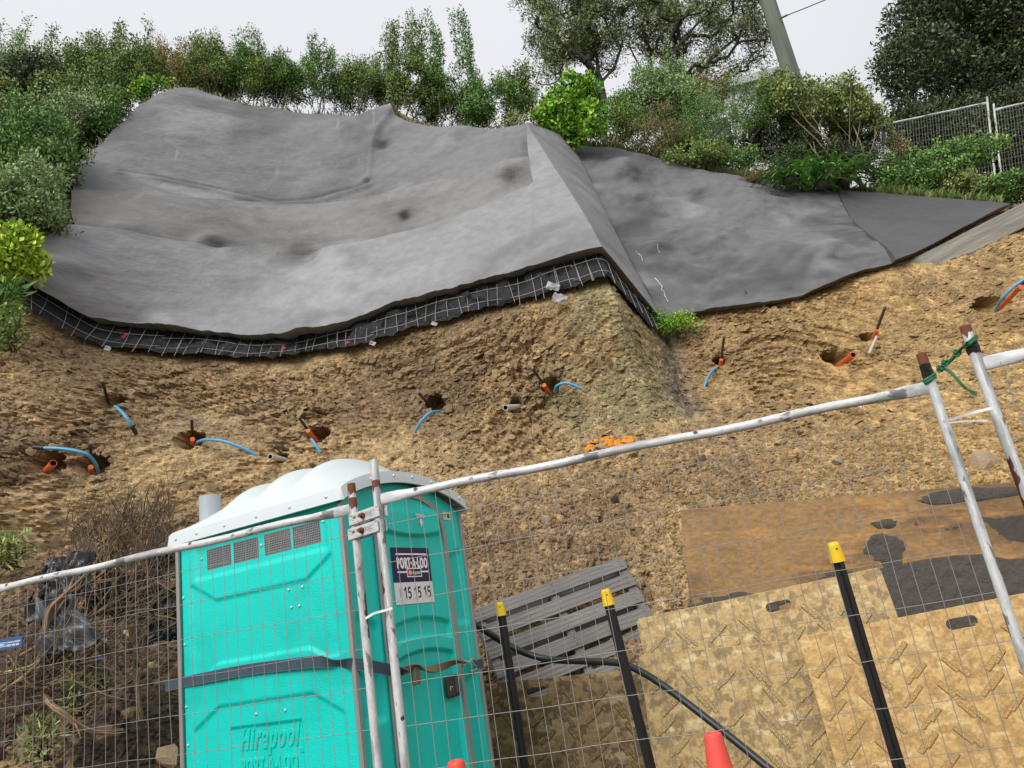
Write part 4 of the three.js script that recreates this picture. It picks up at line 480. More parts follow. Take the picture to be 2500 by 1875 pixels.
// ---------------------------------------------------------------- boards, mats, pallet held by steel pickets
function frameOn(name, label, cat, tl, tr, lean, h, group) { const t = thing(name, label, cat, group), a = V(tl), b = V(tr), x = b.clone().sub(a), w = x.length(); x.normalize(); const d0 = new THREE.Vector3(0, -Math.cos(lean), Math.sin(lean)), y = d0.clone().addScaledVector(x, -d0.dot(x)).normalize().negate(), z = x.clone().cross(y); const o = a.clone().addScaledVector(y, -h); t.matrixAutoUpdate = true; t.position.copy(o); t.quaternion.setFromRotationMatrix(new THREE.Matrix4().makeBasis(x, y, z)); return [t, w]; }
function matTex(seed, base, mud, pale, k) { const t = tex(1024, 1024, (u, v) => { const a = tfbm(u, v, 4, 6, seed), b = tfbm(u, v, 26, 5, seed + 5), f = tfbm(u, v, 80, 2, seed + 9), s = tfbm(u, (v * 3) % 1, 6, 4, seed + 13); let c = lerp3(base, pale, 0.7 * sm(0.5, 0.68, s)); c = lerp3(c, [base[0] * 0.78, base[1] * 0.74, base[2] * 0.66], 0.5 * sm(0.45, 0.62, b)); c = lerp3(c, mud, k * sm(0.58 - 0.08 * k, 0.605 - 0.08 * k, a * 0.4 + b * 0.6)); const g = 0.88 + 0.24 * f; return [c[0] * g, c[1] * g, c[2] * g]; }); return t; }
const matBump = tex(512, 512, (u, v) => { const k = tfbm(u, v, 20, 5, 701); return [k, k, k]; }, false);
function slot(shape, cx, cy, w, h) { const p = new THREE.Path(), r = h / 2; p.absarc(cx - w / 2 + r, cy, r, Math.PI / 2, Math.PI * 1.5, false); p.absarc(cx + w / 2 - r, cy, r, -Math.PI / 2, Math.PI / 2, false); shape.holes.push(p); }
const cleatG = (() => { const g = new THREE.CapsuleGeometry(0.0115, 0.105, 3, 6); g.scale(1.15, 0.9, 0.32); return g; })();
function trackMat(label, tl, tr, h, lean, mat, slots, seed) {
  const [t, w] = frameOn('track_mat', label, 'ground mat', tl, tr, lean, h, 'plastic ground mats behind the fence'), s = new THREE.Shape(); s.moveTo(0.01, 0); s.lineTo(w - 0.01, 0); s.lineTo(w, 0.01); s.lineTo(w, h - 0.02); s.lineTo(w - 0.02, h); s.lineTo(0.02, h); s.lineTo(0, h - 0.02); s.lineTo(0, 0.01); for (const [x, y] of slots) slot(s, x, y, 0.165, 0.062);
  const g = new THREE.ExtrudeGeometry(s, { depth: 0.012, bevelEnabled: true, bevelThickness: 0.003, bevelSize: 0.003, bevelSegments: 2, curveSegments: 8 }); mesh('sheet', g, mat, t);
  const r = rng(seed); let k = 0;
  for (let y = 0.1, row = 0; y < h - 0.1; y += 0.115, row++) for (let x = 0.09 + (row % 2) * 0.06; x < w - 0.08; x += 0.2, k++) { if (slots.some((q) => Math.abs(q[0] - x) < 0.17 && Math.abs(q[1] - y) < 0.11)) continue; if (r() < 0.06) continue; const sgn = ((Math.round(x / 0.2) + row) % 2) ? 1 : -1; for (const o of [-0.022, 0.022]) { const m = mesh('tread_bar', cleatG, mat, t); m.position.set(x + o * 1.0, y + o * 0.6 * -sgn, 0.0152); m.rotation.z = sgn * (0.62 + 0.08 * (r() - 0.5)) + (sgn > 0 ? 0 : -0.25); m.scale.set(0.85 + 0.5 * r(), 0.75 + 0.3 * r(), 0.7 + 0.4 * r()); } }
  return t;
}
const M1 = std([1, 1, 1], 0.6, { map: matTex(711, [0.52, 0.42, 0.27], [0.33, 0.26, 0.17], [0.64, 0.57, 0.44], 0.7), bumpMap: matBump, bumpScale: 0.006 }), M2 = std([1, 1, 1], 0.62, { map: matTex(721, [0.74, 0.63, 0.43], [0.45, 0.41, 0.32], [0.86, 0.79, 0.61], 0.36), bumpMap: matBump, bumpScale: 0.006 }), M3 = std([1, 1, 1], 0.62, { map: matTex(731, [0.78, 0.64, 0.41], [0.66, 0.53, 0.33], [0.86, 0.75, 0.53], 0.14), bumpMap: matBump, bumpScale: 0.006 });
trackMat('muddy brown plastic mat beside the toilet, in front of the pallet', [-0.641,1.105,-5.9], [0.795,1.047,-5.45], 1.05, 0.12, M1, [[0.5, 0.97]], 21);
trackMat('pale tan plastic mat splashed with grey mud, standing behind the other mats', [0.561,1.375,-5.35], [2.085,1.449,-5.05], 1.2, 0.12, M2, [[0.9, 1.1]], 22);
trackMat('clean tan plastic mat in front, cut off by the picture edge', [1.436,1.133,-4.88], [2.687,1.204,-4.4], 1.2, 0.12, M3, [[0.86, 1.115]], 23);
trackMat('low tan plastic mat edge under the spotted mat, beside the red cone', [0.497,1.173,-5], [1.545,1.107,-4.97], 1.2, 0.12, M2, [], 24);
{ // plywood
  const [t, w] = frameOn('plywood_sheet', 'stained brown plywood sheet with dark grey mud patches behind the mats', 'plywood', [1.144,2.111,-6.1], [3.766,1.815,-5.35], 0.1, 1.22);
  const m = tex(1024, 512, (u, v) => { const gr = tfbm(u, (v * 6) % 1, 6, 5, 741), a = tfbm(u, v, 4, 6, 745), b = tfbm(u, v, 9, 5, 749), f = tfbm(u, v, 90, 2, 753); let c = lerp3([0.58, 0.45, 0.28], [0.45, 0.35, 0.23], sm(0.35, 0.65, a)); c = lerp3(c, [0.7, 0.51, 0.27], 0.7 * sm(0.5, 0.7, gr * 0.5 + b * 0.5)); const low = (0.5 - v) * 0.0, grey = a * 0.5 + tfbm(u, v, 7, 6, 757) * 0.5; c = lerp3(c, [0.25, 0.23, 0.2], sm(0.62, 0.635, grey) ); const k = 0.85 + 0.3 * f; return [c[0] * k, c[1] * k, c[2] * k]; });
  m.repeat.set(1 / 2.6, 1 / 1.3); const s = new THREE.Shape(); s.moveTo(0, 0); s.lineTo(w, 0); s.lineTo(w, 1.22); s.lineTo(0, 1.22); mesh('panel', new THREE.ExtrudeGeometry(s, { depth: 0.017, bevelEnabled: true, bevelSize: 0.001, bevelThickness: 0.001, bevelSegments: 1 }), std([1, 1, 1], 0.7, { map: m, bumpMap: matBump, bumpScale: 0.004 }), t);
  const crust = (cx, cy, rx, ry, seed, n = 40) => { const pos = [cx, cy, 0.026], idx = [], uv = [cx, cy]; for (let i = 0; i < n; i++) { const a = i / n * Math.PI * 2, k = 0.55 + 0.9 * fbm(Math.cos(a) * 2.2 + 5, Math.sin(a) * 2.2 + 5, 4, seed); for (const q of [0.92, 1]) { pos.push(cx + rx * k * q * Math.cos(a), cy + ry * k * q * Math.sin(a), q < 1 ? 0.024 + 0.004 * h2(i, 1, seed) : 0.0185); uv.push(cx + rx * k * q * Math.cos(a), cy + ry * k * q * Math.sin(a)); } } for (let i = 0; i < n; i++) { const a = 1 + i * 2, b = 1 + ((i + 1) % n) * 2; idx.push(0, a, b, a, a + 1, b, b, a + 1, b + 1); } return geo(pos, idx, uv); };
  const mud = std([0.075, 0.068, 0.055], 0.9, { bumpMap: matBump, bumpScale: 0.02 }); for (const [cx, cy, rx, ry, sd] of [[2.0, 0.55, 0.95, 0.17, 1], [2.1, 0.42, 0.9, 0.17, 2], [1.4, 0.82, 0.13, 0.11, 3], [2.0, 1.16, 0.35, 0.05, 4], [0.35, 0.5, 0.35, 0.08, 5], [1.06, 0.64, 0.13, 0.05, 6], [1.42, 1.0, 0.09, 0.03, 7]]) mesh('mud_patch', crust(cx, cy, rx, ry, sd), mud, t);
}
{ // pallet
  const [t, w] = frameOn('timber_pallet', 'weathered grey timber pallet leaning on the gravel between toilet and mats', 'pallet', [-0.593,1.627,-6.15], [0.659,1.864,-6.5], 0.35, 1.12);
  const woods = [0, 1, 2].map((s) => { const m = tex(512, 256, (u, v) => { const g = tfbm(u, (v * 8) % 1, 4, 5, 771 + s * 9), b = tfbm(u, v, 5, 4, 775 + s * 9), f = tfbm(u, (v * 16) % 1, 12, 3, 779 + s); const k = 0.5 + 0.22 * (g - 0.5) + 0.26 * (b - 0.5) + 0.12 * (f - 0.5); return [k * 1.0, k * 0.97, k * 0.93]; }); m.repeat.set(0.9, 3); return std([0.95, 0.95, 0.97], 0.85, { map: m, bumpMap: matBump, bumpScale: 0.004 }); });
  const r = rng(77), nailM = std([0.06, 0.05, 0.045], 0.7); for (let i = 0; i < 8; i++) { const y = 1.12 - 0.06 - i * 0.148, sl = mesh('slat', box(w * (1 - 0.004 * r()), 0.105 + 0.008 * r(), 0.02, w / 2, y, 0.012, 0.003), woods[i % 3], t); sl.rotation.z = 0.006 * (r() - 0.5); for (const x of [0.05, w / 2, w - 0.05]) for (const q of [-0.025, 0.025]) { const n = new THREE.CylinderGeometry(0.004, 0.004, 0.003, 6); n.rotateX(Math.PI / 2); n.translate(x + 0.02 * (r() - 0.5), y + q, 0.0235); mesh('nail_head', n, nailM, sl); } }
  for (const x of [0.04, w / 2, w - 0.04]) mesh('bearer', box(0.07, 1.1, 0.09, x, 0.56, -0.045, 0.004), woods[2], t); for (let i = 0; i < 4; i++) mesh('bottom_slat', box(w, 0.1, 0.02, w / 2, 0.1 + i * 0.31, -0.102, 0.003), woods[1], t);
}
// star pickets with yellow caps
const picketM = std([0.018, 0.017, 0.017], 0.45), yellow = std([0.86, 0.56, 0.01], 0.4);
function picket(label, top, base, r, group = 'capped steel pickets') { const t = thing('steel_picket', label, 'picket', group), a = V(base), b = V(top), d = b.clone().sub(a).normalize(), q = new THREE.Quaternion().setFromUnitVectors(new THREE.Vector3(0, 1, 0), d), L = a.distanceTo(b); t.position.copy(a); t.quaternion.copy(q);
  const sh = new THREE.Shape(); const pt = []; for (let k = 0; k < 3; k++) { const an = k * 2.0944 + 0.5; pt.push([r * Math.cos(an - 0.17), r * Math.sin(an - 0.17)], [r * Math.cos(an + 0.17), r * Math.sin(an + 0.17)], [r * 0.24 * Math.cos(an + 1.047), r * 0.24 * Math.sin(an + 1.047)]); } pt.forEach((p, i) => i ? sh.lineTo(...p) : sh.moveTo(...p)); const g = new THREE.ExtrudeGeometry(sh, { depth: L, bevelEnabled: false }); g.rotateX(-Math.PI / 2); mesh('shaft', g, picketM, t);
  const c = new THREE.CylinderGeometry(r * 0.92, r * 1.2, r * 2.6, 16, 1); const tp = new THREE.CylinderGeometry(r * 0.72, r * 0.92, r * 0.4, 16); c.translate(0, L - r * 0.8, 0); tp.translate(0, L + r * 0.7, 0); mesh('safety_cap', [c, tp], yellow, t);
  for (let y = L - 0.25; y > 0.2; y -= 0.28) { const h = new THREE.SphereGeometry(0.0042, 6, 5); h.translate(0, y, r * 0.62); mesh('tie_hole', h, std([0.4, 0.4, 0.38], 0.7), t); } return t; }
picket('black steel picket with yellow cap standing before the pallet, nearest the toilet', [-0.298,1.59,-5], [-0.293,0.067,-5.1], 0.027);
picket('black steel picket with yellow cap at the corner of the pallet', [0.34,1.551,-4.6], [0.449,0.126,-4.72], 0.03);
picket('tall black steel picket with yellow cap in front of the tan mats', [1.353,1.569,-3.7], [1.416,0.357,-3.8], 0.03);
tag(mesh('conduit', tube([[-0.598,1.617,-5.35],[-0.504,1.517,-5.3],[-0.399,1.428,-5.3],[-0.308,1.351,-5.35],[-0.179,1.273,-5.3],[-0.045,1.222,-5.25],[0.172,1.185,-5.1],[0.376,1.147,-4.95],[0.476,1.091,-4.85],[0.577,1.005,-4.75],[0.727,0.85,-4.6],[0.87,0.695,-4.5],[0.985,0.565,-4.4],[1.142,0.407,-4.3]], 0.021, 140, 12), std([0.018, 0.019, 0.021], 0.38)), 'thick black plastic conduit draped across the pallet and mats', 'conduit');
// traffic cones
const coneM = std([0.82, 0.085, 0.06], 0.5, { bumpMap: matBump, bumpScale: 0.001 });
function cone(label, tip, foot) { const t = thing('traffic_cone', label, 'traffic cone', 'red traffic cones at the fence'), h = tip[1] - foot; t.position.set(tip[0], foot, tip[2]); const pts = [[0.165, 0.035], [0.15, 0.06], [0.039, h - 0.11], [0.038, h - 0.1], [0.0275, h - 0.012], [0.025, h - 0.003], [0.018, h], [0.0125, h - 0.002], [0.011, h - 0.02], [0.009, h - 0.1]].map((p) => new THREE.Vector2(...p)); mesh('cone_body', new THREE.LatheGeometry(pts, 36), coneM, t); mesh('base', box(0.4, 0.035, 0.4, 0, 0.0175, 0, 0.012), std([0.03, 0.03, 0.03], 0.8), t); const band = new THREE.CylinderGeometry(0.066, 0.1, 0.2, 32, 1, true); band.translate(0, h * 0.58, 0); mesh('reflective_band', band, std([0.75, 0.75, 0.75], 0.4), t); }
cone('red traffic cone in front of the tan mats', [0.426,1.061,-2.55], 0.0); cone('red traffic cone tip in front of the toilet door', [-0.37,1.082,-2.68], 0.0);
// ---------------------------------------------------------------- brush pile, sheeting and litter behind the left panel
const barkT = tex(256, 256, (u, v) => { const k = tfbm(u, (v * 3) % 1, 8, 4, 801), b = tfbm(u, v, 5, 4, 805), c = lerp3([0.66, 0.55, 0.43], [0.42, 0.33, 0.24], sm(0.35, 0.65, b)); const g = 0.75 + 0.5 * k; return [c[0] * g, c[1] * g, c[2] * g]; }); barkT.repeat.set(1, 4); const barkM = std([0.9, 0.9, 0.9], 0.9, { map: barkT }), twigM = std([0.17, 0.12, 0.078], 0.9);
function taper(pts, r0, r1, sides = 7, n = 0) { const c = new THREE.CatmullRomCurve3(pts.map((p) => p.isVector3 ? p : V(p))), N = n || pts.length * 4, g = new THREE.TubeGeometry(c, N, 1, sides), p = g.attributes.position, q = new THREE.Vector3(); for (let i = 0; i <= N; i++) { c.getPointAt(i / N, q); const r = mix(r0, r1, i / N) * (1 + 0.15 * (h2(i, 1, Math.round(r0 * 1e5)) - 0.5)); for (let k = 0; k <= sides; k++) { const j = i * (sides + 1) + k; p.setXYZ(j, q.x + (p.getX(j) - q.x) * r, q.y + (p.getY(j) - q.y) * r, q.z + (p.getZ(j) - q.z) * r); } } return g; }
let bseed = 0;
function branch(label, pts, r0, twigs = 6, r1 = 0.004) { const t = thing('dead_branch', label, 'branch', 'cut branches in the brush pile'), r = rng(300 + bseed++); mesh('limb', taper(pts, r0, r1, 8, pts.length * 6), barkM, t); const c = new THREE.CatmullRomCurve3(pts.map(V)); for (let i = 0; i < twigs; i++) { const s = 0.25 + 0.7 * r(), p = c.getPoint(s), d = c.getTangent(s), k = 0.12 + 0.35 * r(), o = new THREE.Vector3(r() - 0.5, r() - 0.2, r() - 0.5).normalize(); const e = p.clone().addScaledVector(d, k * 0.7).addScaledVector(o, k * 0.55), mid = p.clone().lerp(e, 0.5).add(new THREE.Vector3((r() - 0.5) * 0.06, (r() - 0.5) * 0.06, (r() - 0.5) * 0.06)); mesh('twig', taper([p, mid, e], r0 * 0.33, 0.0018, 5, 6), r() < 0.5 ? barkM : twigM, t); } }
branch('thick forked pale branch rising from the brush pile', [[-3.087,1.528,-4.75],[-3.023,1.682,-4.7],[-2.997,1.83,-4.68],[-2.999,1.889,-4.7],[-2.994,1.984,-4.72],[-2.944,2.076,-4.8],[-2.878,2.213,-4.95]], 0.03, 7, 0.012);
branch('pale branch beside the forked one, bending to the upper right', [[-3.098,1.618,-4.8],[-3.032,1.774,-4.78],[-3.006,1.963,-4.8],[-2.927,2.102,-4.9],[-2.826,2.194,-5],[-2.841,2.31,-5.1],[-2.826,2.455,-5.2]], 0.02, 8);
branch('long grey branch crossing the black sheeting', [[-3.095,1.734,-4.85],[-2.919,1.876,-4.85],[-2.742,1.947,-4.9],[-2.559,1.958,-5],[-2.396,1.998,-5.05],[-2.35,2.045,-5.1]], 0.014, 9);
branch('slender branch curving low over the plastic', [[-3.187,1.655,-4.8],[-2.931,1.712,-4.75],[-2.711,1.808,-4.8],[-2.561,1.82,-4.9],[-2.428,1.849,-5],[-2.345,1.887,-5.05]], 0.012, 8);
branch('tall wavy branch standing in the middle of the pile', [[-2.553,1.266,-4.95],[-2.577,1.434,-4.95],[-2.589,1.603,-4.95],[-2.574,1.746,-5],[-2.492,1.834,-5.05],[-2.488,1.936,-5.1],[-2.446,2.034,-5.1]], 0.016, 8);
branch('curved branch hooking down beside the toilet', [[-2.541,1.235,-5],[-2.553,1.312,-4.95],[-2.564,1.503,-4.95],[-2.541,1.642,-5],[-2.586,1.772,-5.05],[-2.531,1.788,-5.1]], 0.012, 6);
branch('thick bleached branch lying at the foot of the pile', [[-3.006,1.52,-4.7],[-2.924,1.444,-4.65],[-2.82,1.377,-4.62],[-2.742,1.296,-4.65],[-2.676,1.251,-4.7],[-2.586,1.239,-4.8]], 0.022, 5, 0.012);
branch('dark branch bundle end at the far left of the pile', [[-3.263,1.501,-4.6],[-3.182,1.607,-4.65],[-3.096,1.659,-4.7],[-3.029,1.634,-4.75],[-2.909,1.543,-4.8]], 0.018, 9);
branch('branch reaching up to the rail above the black sheeting', [[-2.945,2.006,-5],[-2.866,2.097,-5],[-2.854,2.215,-5.05],[-2.878,2.348,-5.15],[-2.825,2.488,-5.25],[-2.79,2.581,-5.35]], 0.013, 9);
branch('thin branch leaning against the toilet wall', [[-2.796,1.782,-4.95],[-2.612,1.903,-5],[-2.476,2.011,-5.05],[-2.381,2.048,-5.05],[-2.305,2.008,-5]], 0.009, 6);
branch('arched thin branch above the rail', [[-3.038,2.322,-5.2],[-2.997,2.431,-5.25],[-2.881,2.503,-5.3],[-2.791,2.537,-5.35],[-2.698,2.602,-5.4],[-2.64,2.681,-5.5]], 0.01, 9);
branch('forked twiggy branch pointing to the vent pipe', [[-2.799,2.202,-5.2],[-2.766,2.356,-5.3],[-2.718,2.482,-5.35],[-2.708,2.61,-5.45]], 0.009, 9);
branch('brown branch sagging across the front of the pile', [[-3.223,1.759,-4.7],[-3.011,1.547,-4.65],[-2.818,1.562,-4.65],[-2.653,1.466,-4.7],[-2.561,1.49,-4.8]], 0.01, 7);
branch('tall dry branch standing above the fence rail', [[-2.855,1.995,-5.15],[-2.841,2.209,-5.2],[-2.852,2.413,-5.3],[-2.846,2.567,-5.4],[-2.866,2.71,-5.45]], 0.012, 10);
branch('bent branch rising left of the vent pipe', [[-2.716,2.027,-5.2],[-2.684,2.214,-5.25],[-2.748,2.401,-5.35],[-2.669,2.538,-5.4],[-2.594,2.704,-5.5]], 0.011, 10);
branch('long branch sweeping from the lettered plate to the toilet', [[-3.235,1.714,-4.72],[-3.009,1.819,-4.75],[-2.791,1.93,-4.85],[-2.584,2.052,-5],[-2.362,2.127,-5.1]], 0.012, 9);
branch('crooked branch lying across the middle of the pile', [[-2.899,1.617,-4.7],[-2.757,1.709,-4.75],[-2.612,1.719,-4.85],[-2.483,1.77,-4.95],[-2.35,1.786,-5]], 0.011, 8);
branch('short stout branch near the lettered plate', [[-3.17,1.553,-4.6],[-3.053,1.624,-4.6],[-2.991,1.703,-4.65],[-2.977,1.815,-4.7]], 0.017, 5);
{ // fine brush: too many twigs to count
  const r = rng(410), g = []; const put = (px, n, sx, sy, sz, len) => { const c = V(px); for (let i = 0; i < n; i++) { const a = c.clone().add(new THREE.Vector3((r() - 0.5) * 2 * sx, (r() - 0.5) * 2 * sy, (r() - 0.5) * sz)), d = new THREE.Vector3(r() - 0.45, r() * 0.9 - 0.15, (r() - 0.5) * 0.7).normalize(), L = len * (0.4 + r()); const b = a.clone().addScaledVector(d, L), m = a.clone().lerp(b, 0.5).add(new THREE.Vector3((r() - 0.5) * 0.08, (r() - 0.5) * 0.08, 0)); g.push(taper([a, m, b], 0.0025 + 0.0035 * r() ** 2, 0.001, 3, 3)); } };
  put([-2.879,2.45,-5.35], 420, 0.34, 0.2, 0.3, 0.26); put([-2.715,2.189,-5.2], 260, 0.3, 0.18, 0.3, 0.34); put([-3.117,1.559,-4.7], 200, 0.24, 0.16, 0.25, 0.34); put([-2.796,1.856,-4.95], 150, 0.42, 0.24, 0.3, 0.4); put([-2.805,1.6,-4.75], 120, 0.35, 0.15, 0.25, 0.35);
  const o = mesh('brushwood', g, twigM); o.userData.kind = 'stuff'; o.userData.label = 'fine dry twigs through the brush pile';
}
function crumple(label, c, amp, seed, m) { const n = 30, pos = [], idx = [], uv = [], P = c.map(V); const nrm = P[1].clone().sub(P[0]).cross(P[3].clone().sub(P[0])).normalize(); for (let j = 0; j <= n; j++) for (let i = 0; i <= n; i++) { const u = i / n, v = j / n, p = P[0].clone().lerp(P[1], u).lerp(P[3].clone().lerp(P[2], u), v); const e = 0.1 * (fbm(u * 5, v * 5, 3, seed + 7) - 0.5) * (Math.max(Math.abs(u - 0.5), Math.abs(v - 0.5)) > 0.45 ? 1.4 : 0.3), f = amp * (1 - 2 * Math.abs(fbm(u * 3 + v, v * 3, 3, seed) - 0.5) * 2.2) + amp * 0.6 * facets(u * 7, v * 6, seed + 3); p.addScaledVector(nrm, f); p.x += e; p.y += e * 0.8; pos.push(p.x, p.y, p.z); uv.push(u, v); } for (let j = 0; j < n; j++) for (let i = 0; i < n; i++) { const a = j * (n + 1) + i; idx.push(a, a + 1, a + n + 1, a + 1, a + n + 2, a + n + 1); } return tag(mesh('plastic_sheet', geo(pos, idx, uv), m), label, 'plastic sheet', 'black plastic sheets in the pile'); }
const poly = std([0.02, 0.021, 0.024], 0.28, { bumpMap: matBump, bumpScale: 0.004 }), polySheen = std([0.11, 0.115, 0.125], 0.3, { bumpMap: matBump, bumpScale: 0.004 });  // second material: black plastic with its grey sheen put into the base colour
crumple('crumpled black plastic rising above the fence rail', [[-3.262,2.343,-5], [-2.925,2.406,-5.1], [-2.848,2.077,-4.9], [-3.06,2.07,-4.8]], 0.05, 1, poly);
crumple('black plastic with painted grey sheen lying behind the forked branch', [[-3.182,2.052,-4.78], [-3.009,2.152,-4.86], [-2.616,1.759,-4.72], [-2.96,1.711,-4.6]], 0.06, 2, polySheen);
crumple('black plastic heaped in the middle of the brush', [[-3.079,2.192,-5.2], [-2.623,2.263,-5.3], [-2.499,1.939,-5.15], [-2.933,1.954,-5.05]], 0.07, 3, poly);
crumple('black plastic bundle hanging down beside the toilet', [[-2.649,1.96,-5.02], [-2.321,2.107,-5.1], [-2.277,1.725,-4.98], [-2.481,1.758,-4.92]], 0.06, 4, poly);
crumple('black plastic tucked under the roof corner of the toilet', [[-2.751,2.386,-5.5], [-2.511,2.406,-5.5], [-2.472,2.162,-5.4], [-2.761,2.18,-5.4]], 0.05, 5, poly);
crumple('torn black plastic flap at the left of the pile', [[-3.386,2.13,-5.1], [-3.238,2.12,-5.1], [-3.042,2.022,-5.05], [-3.257,1.941,-4.95]], 0.05, 6, poly);
{ const g = new THREE.BoxGeometry(0.12, 0.05, 0.012, 4, 3, 1); const p = g.attributes.position; for (let i = 0; i < p.count; i++) p.setZ(i, p.getZ(i) + 0.02 * Math.sin(p.getX(i) * 20)); g.rotateZ(0.5); g.translate(...[-2.662,1.698,-4.85]); g.computeVertexNormals(); tag(mesh('cardboard_scrap', g, std([0.5, 0.38, 0.22], 0.9)), 'torn brown cardboard scrap lying in the brush pile', 'cardboard');
  const b = new THREE.IcosahedronGeometry(0.02, 1); b.scale(1.1, 0.9, 0.5); b.translate(...[-2.728,1.665,-4.8]); tag(mesh('plastic_scrap', b, std([0.02, 0.12, 0.75], 0.4)), 'bright blue plastic scrap beside the cardboard', 'plastic scrap');
  tag(mesh('cord', tube([[-3.282,1.667,-4.65],[-3.136,1.668,-4.65],[-3.058,1.678,-4.66],[-3.023,1.702,-4.68]], 0.006, 30, 6), std([0.6, 0.55, 0.18], 0.6)), 'straight pale yellow cord at the left end of the pile', 'cord'); tag(mesh('cord', tube([[-2.905,1.703,-4.7],[-2.883,1.698,-4.7],[-2.873,1.678,-4.7],[-2.892,1.656,-4.72],[-2.93,1.642,-4.75]], 0.006, 24, 6), std([0.62, 0.6, 0.25], 0.6)), 'short hooked pale yellow cord in the brush', 'cord');
  tag(mesh('cord', tube([[-2.664,2.496,-5.4],[-2.646,2.445,-5.38],[-2.667,2.391,-5.38],[-2.652,2.329,-5.36],[-2.664,2.297,-5.36]], 0.007, 24, 6), std([0.03, 0.06, 0.3], 0.6)), 'dark blue cord hanging above the rail near the toilet', 'cord'); }

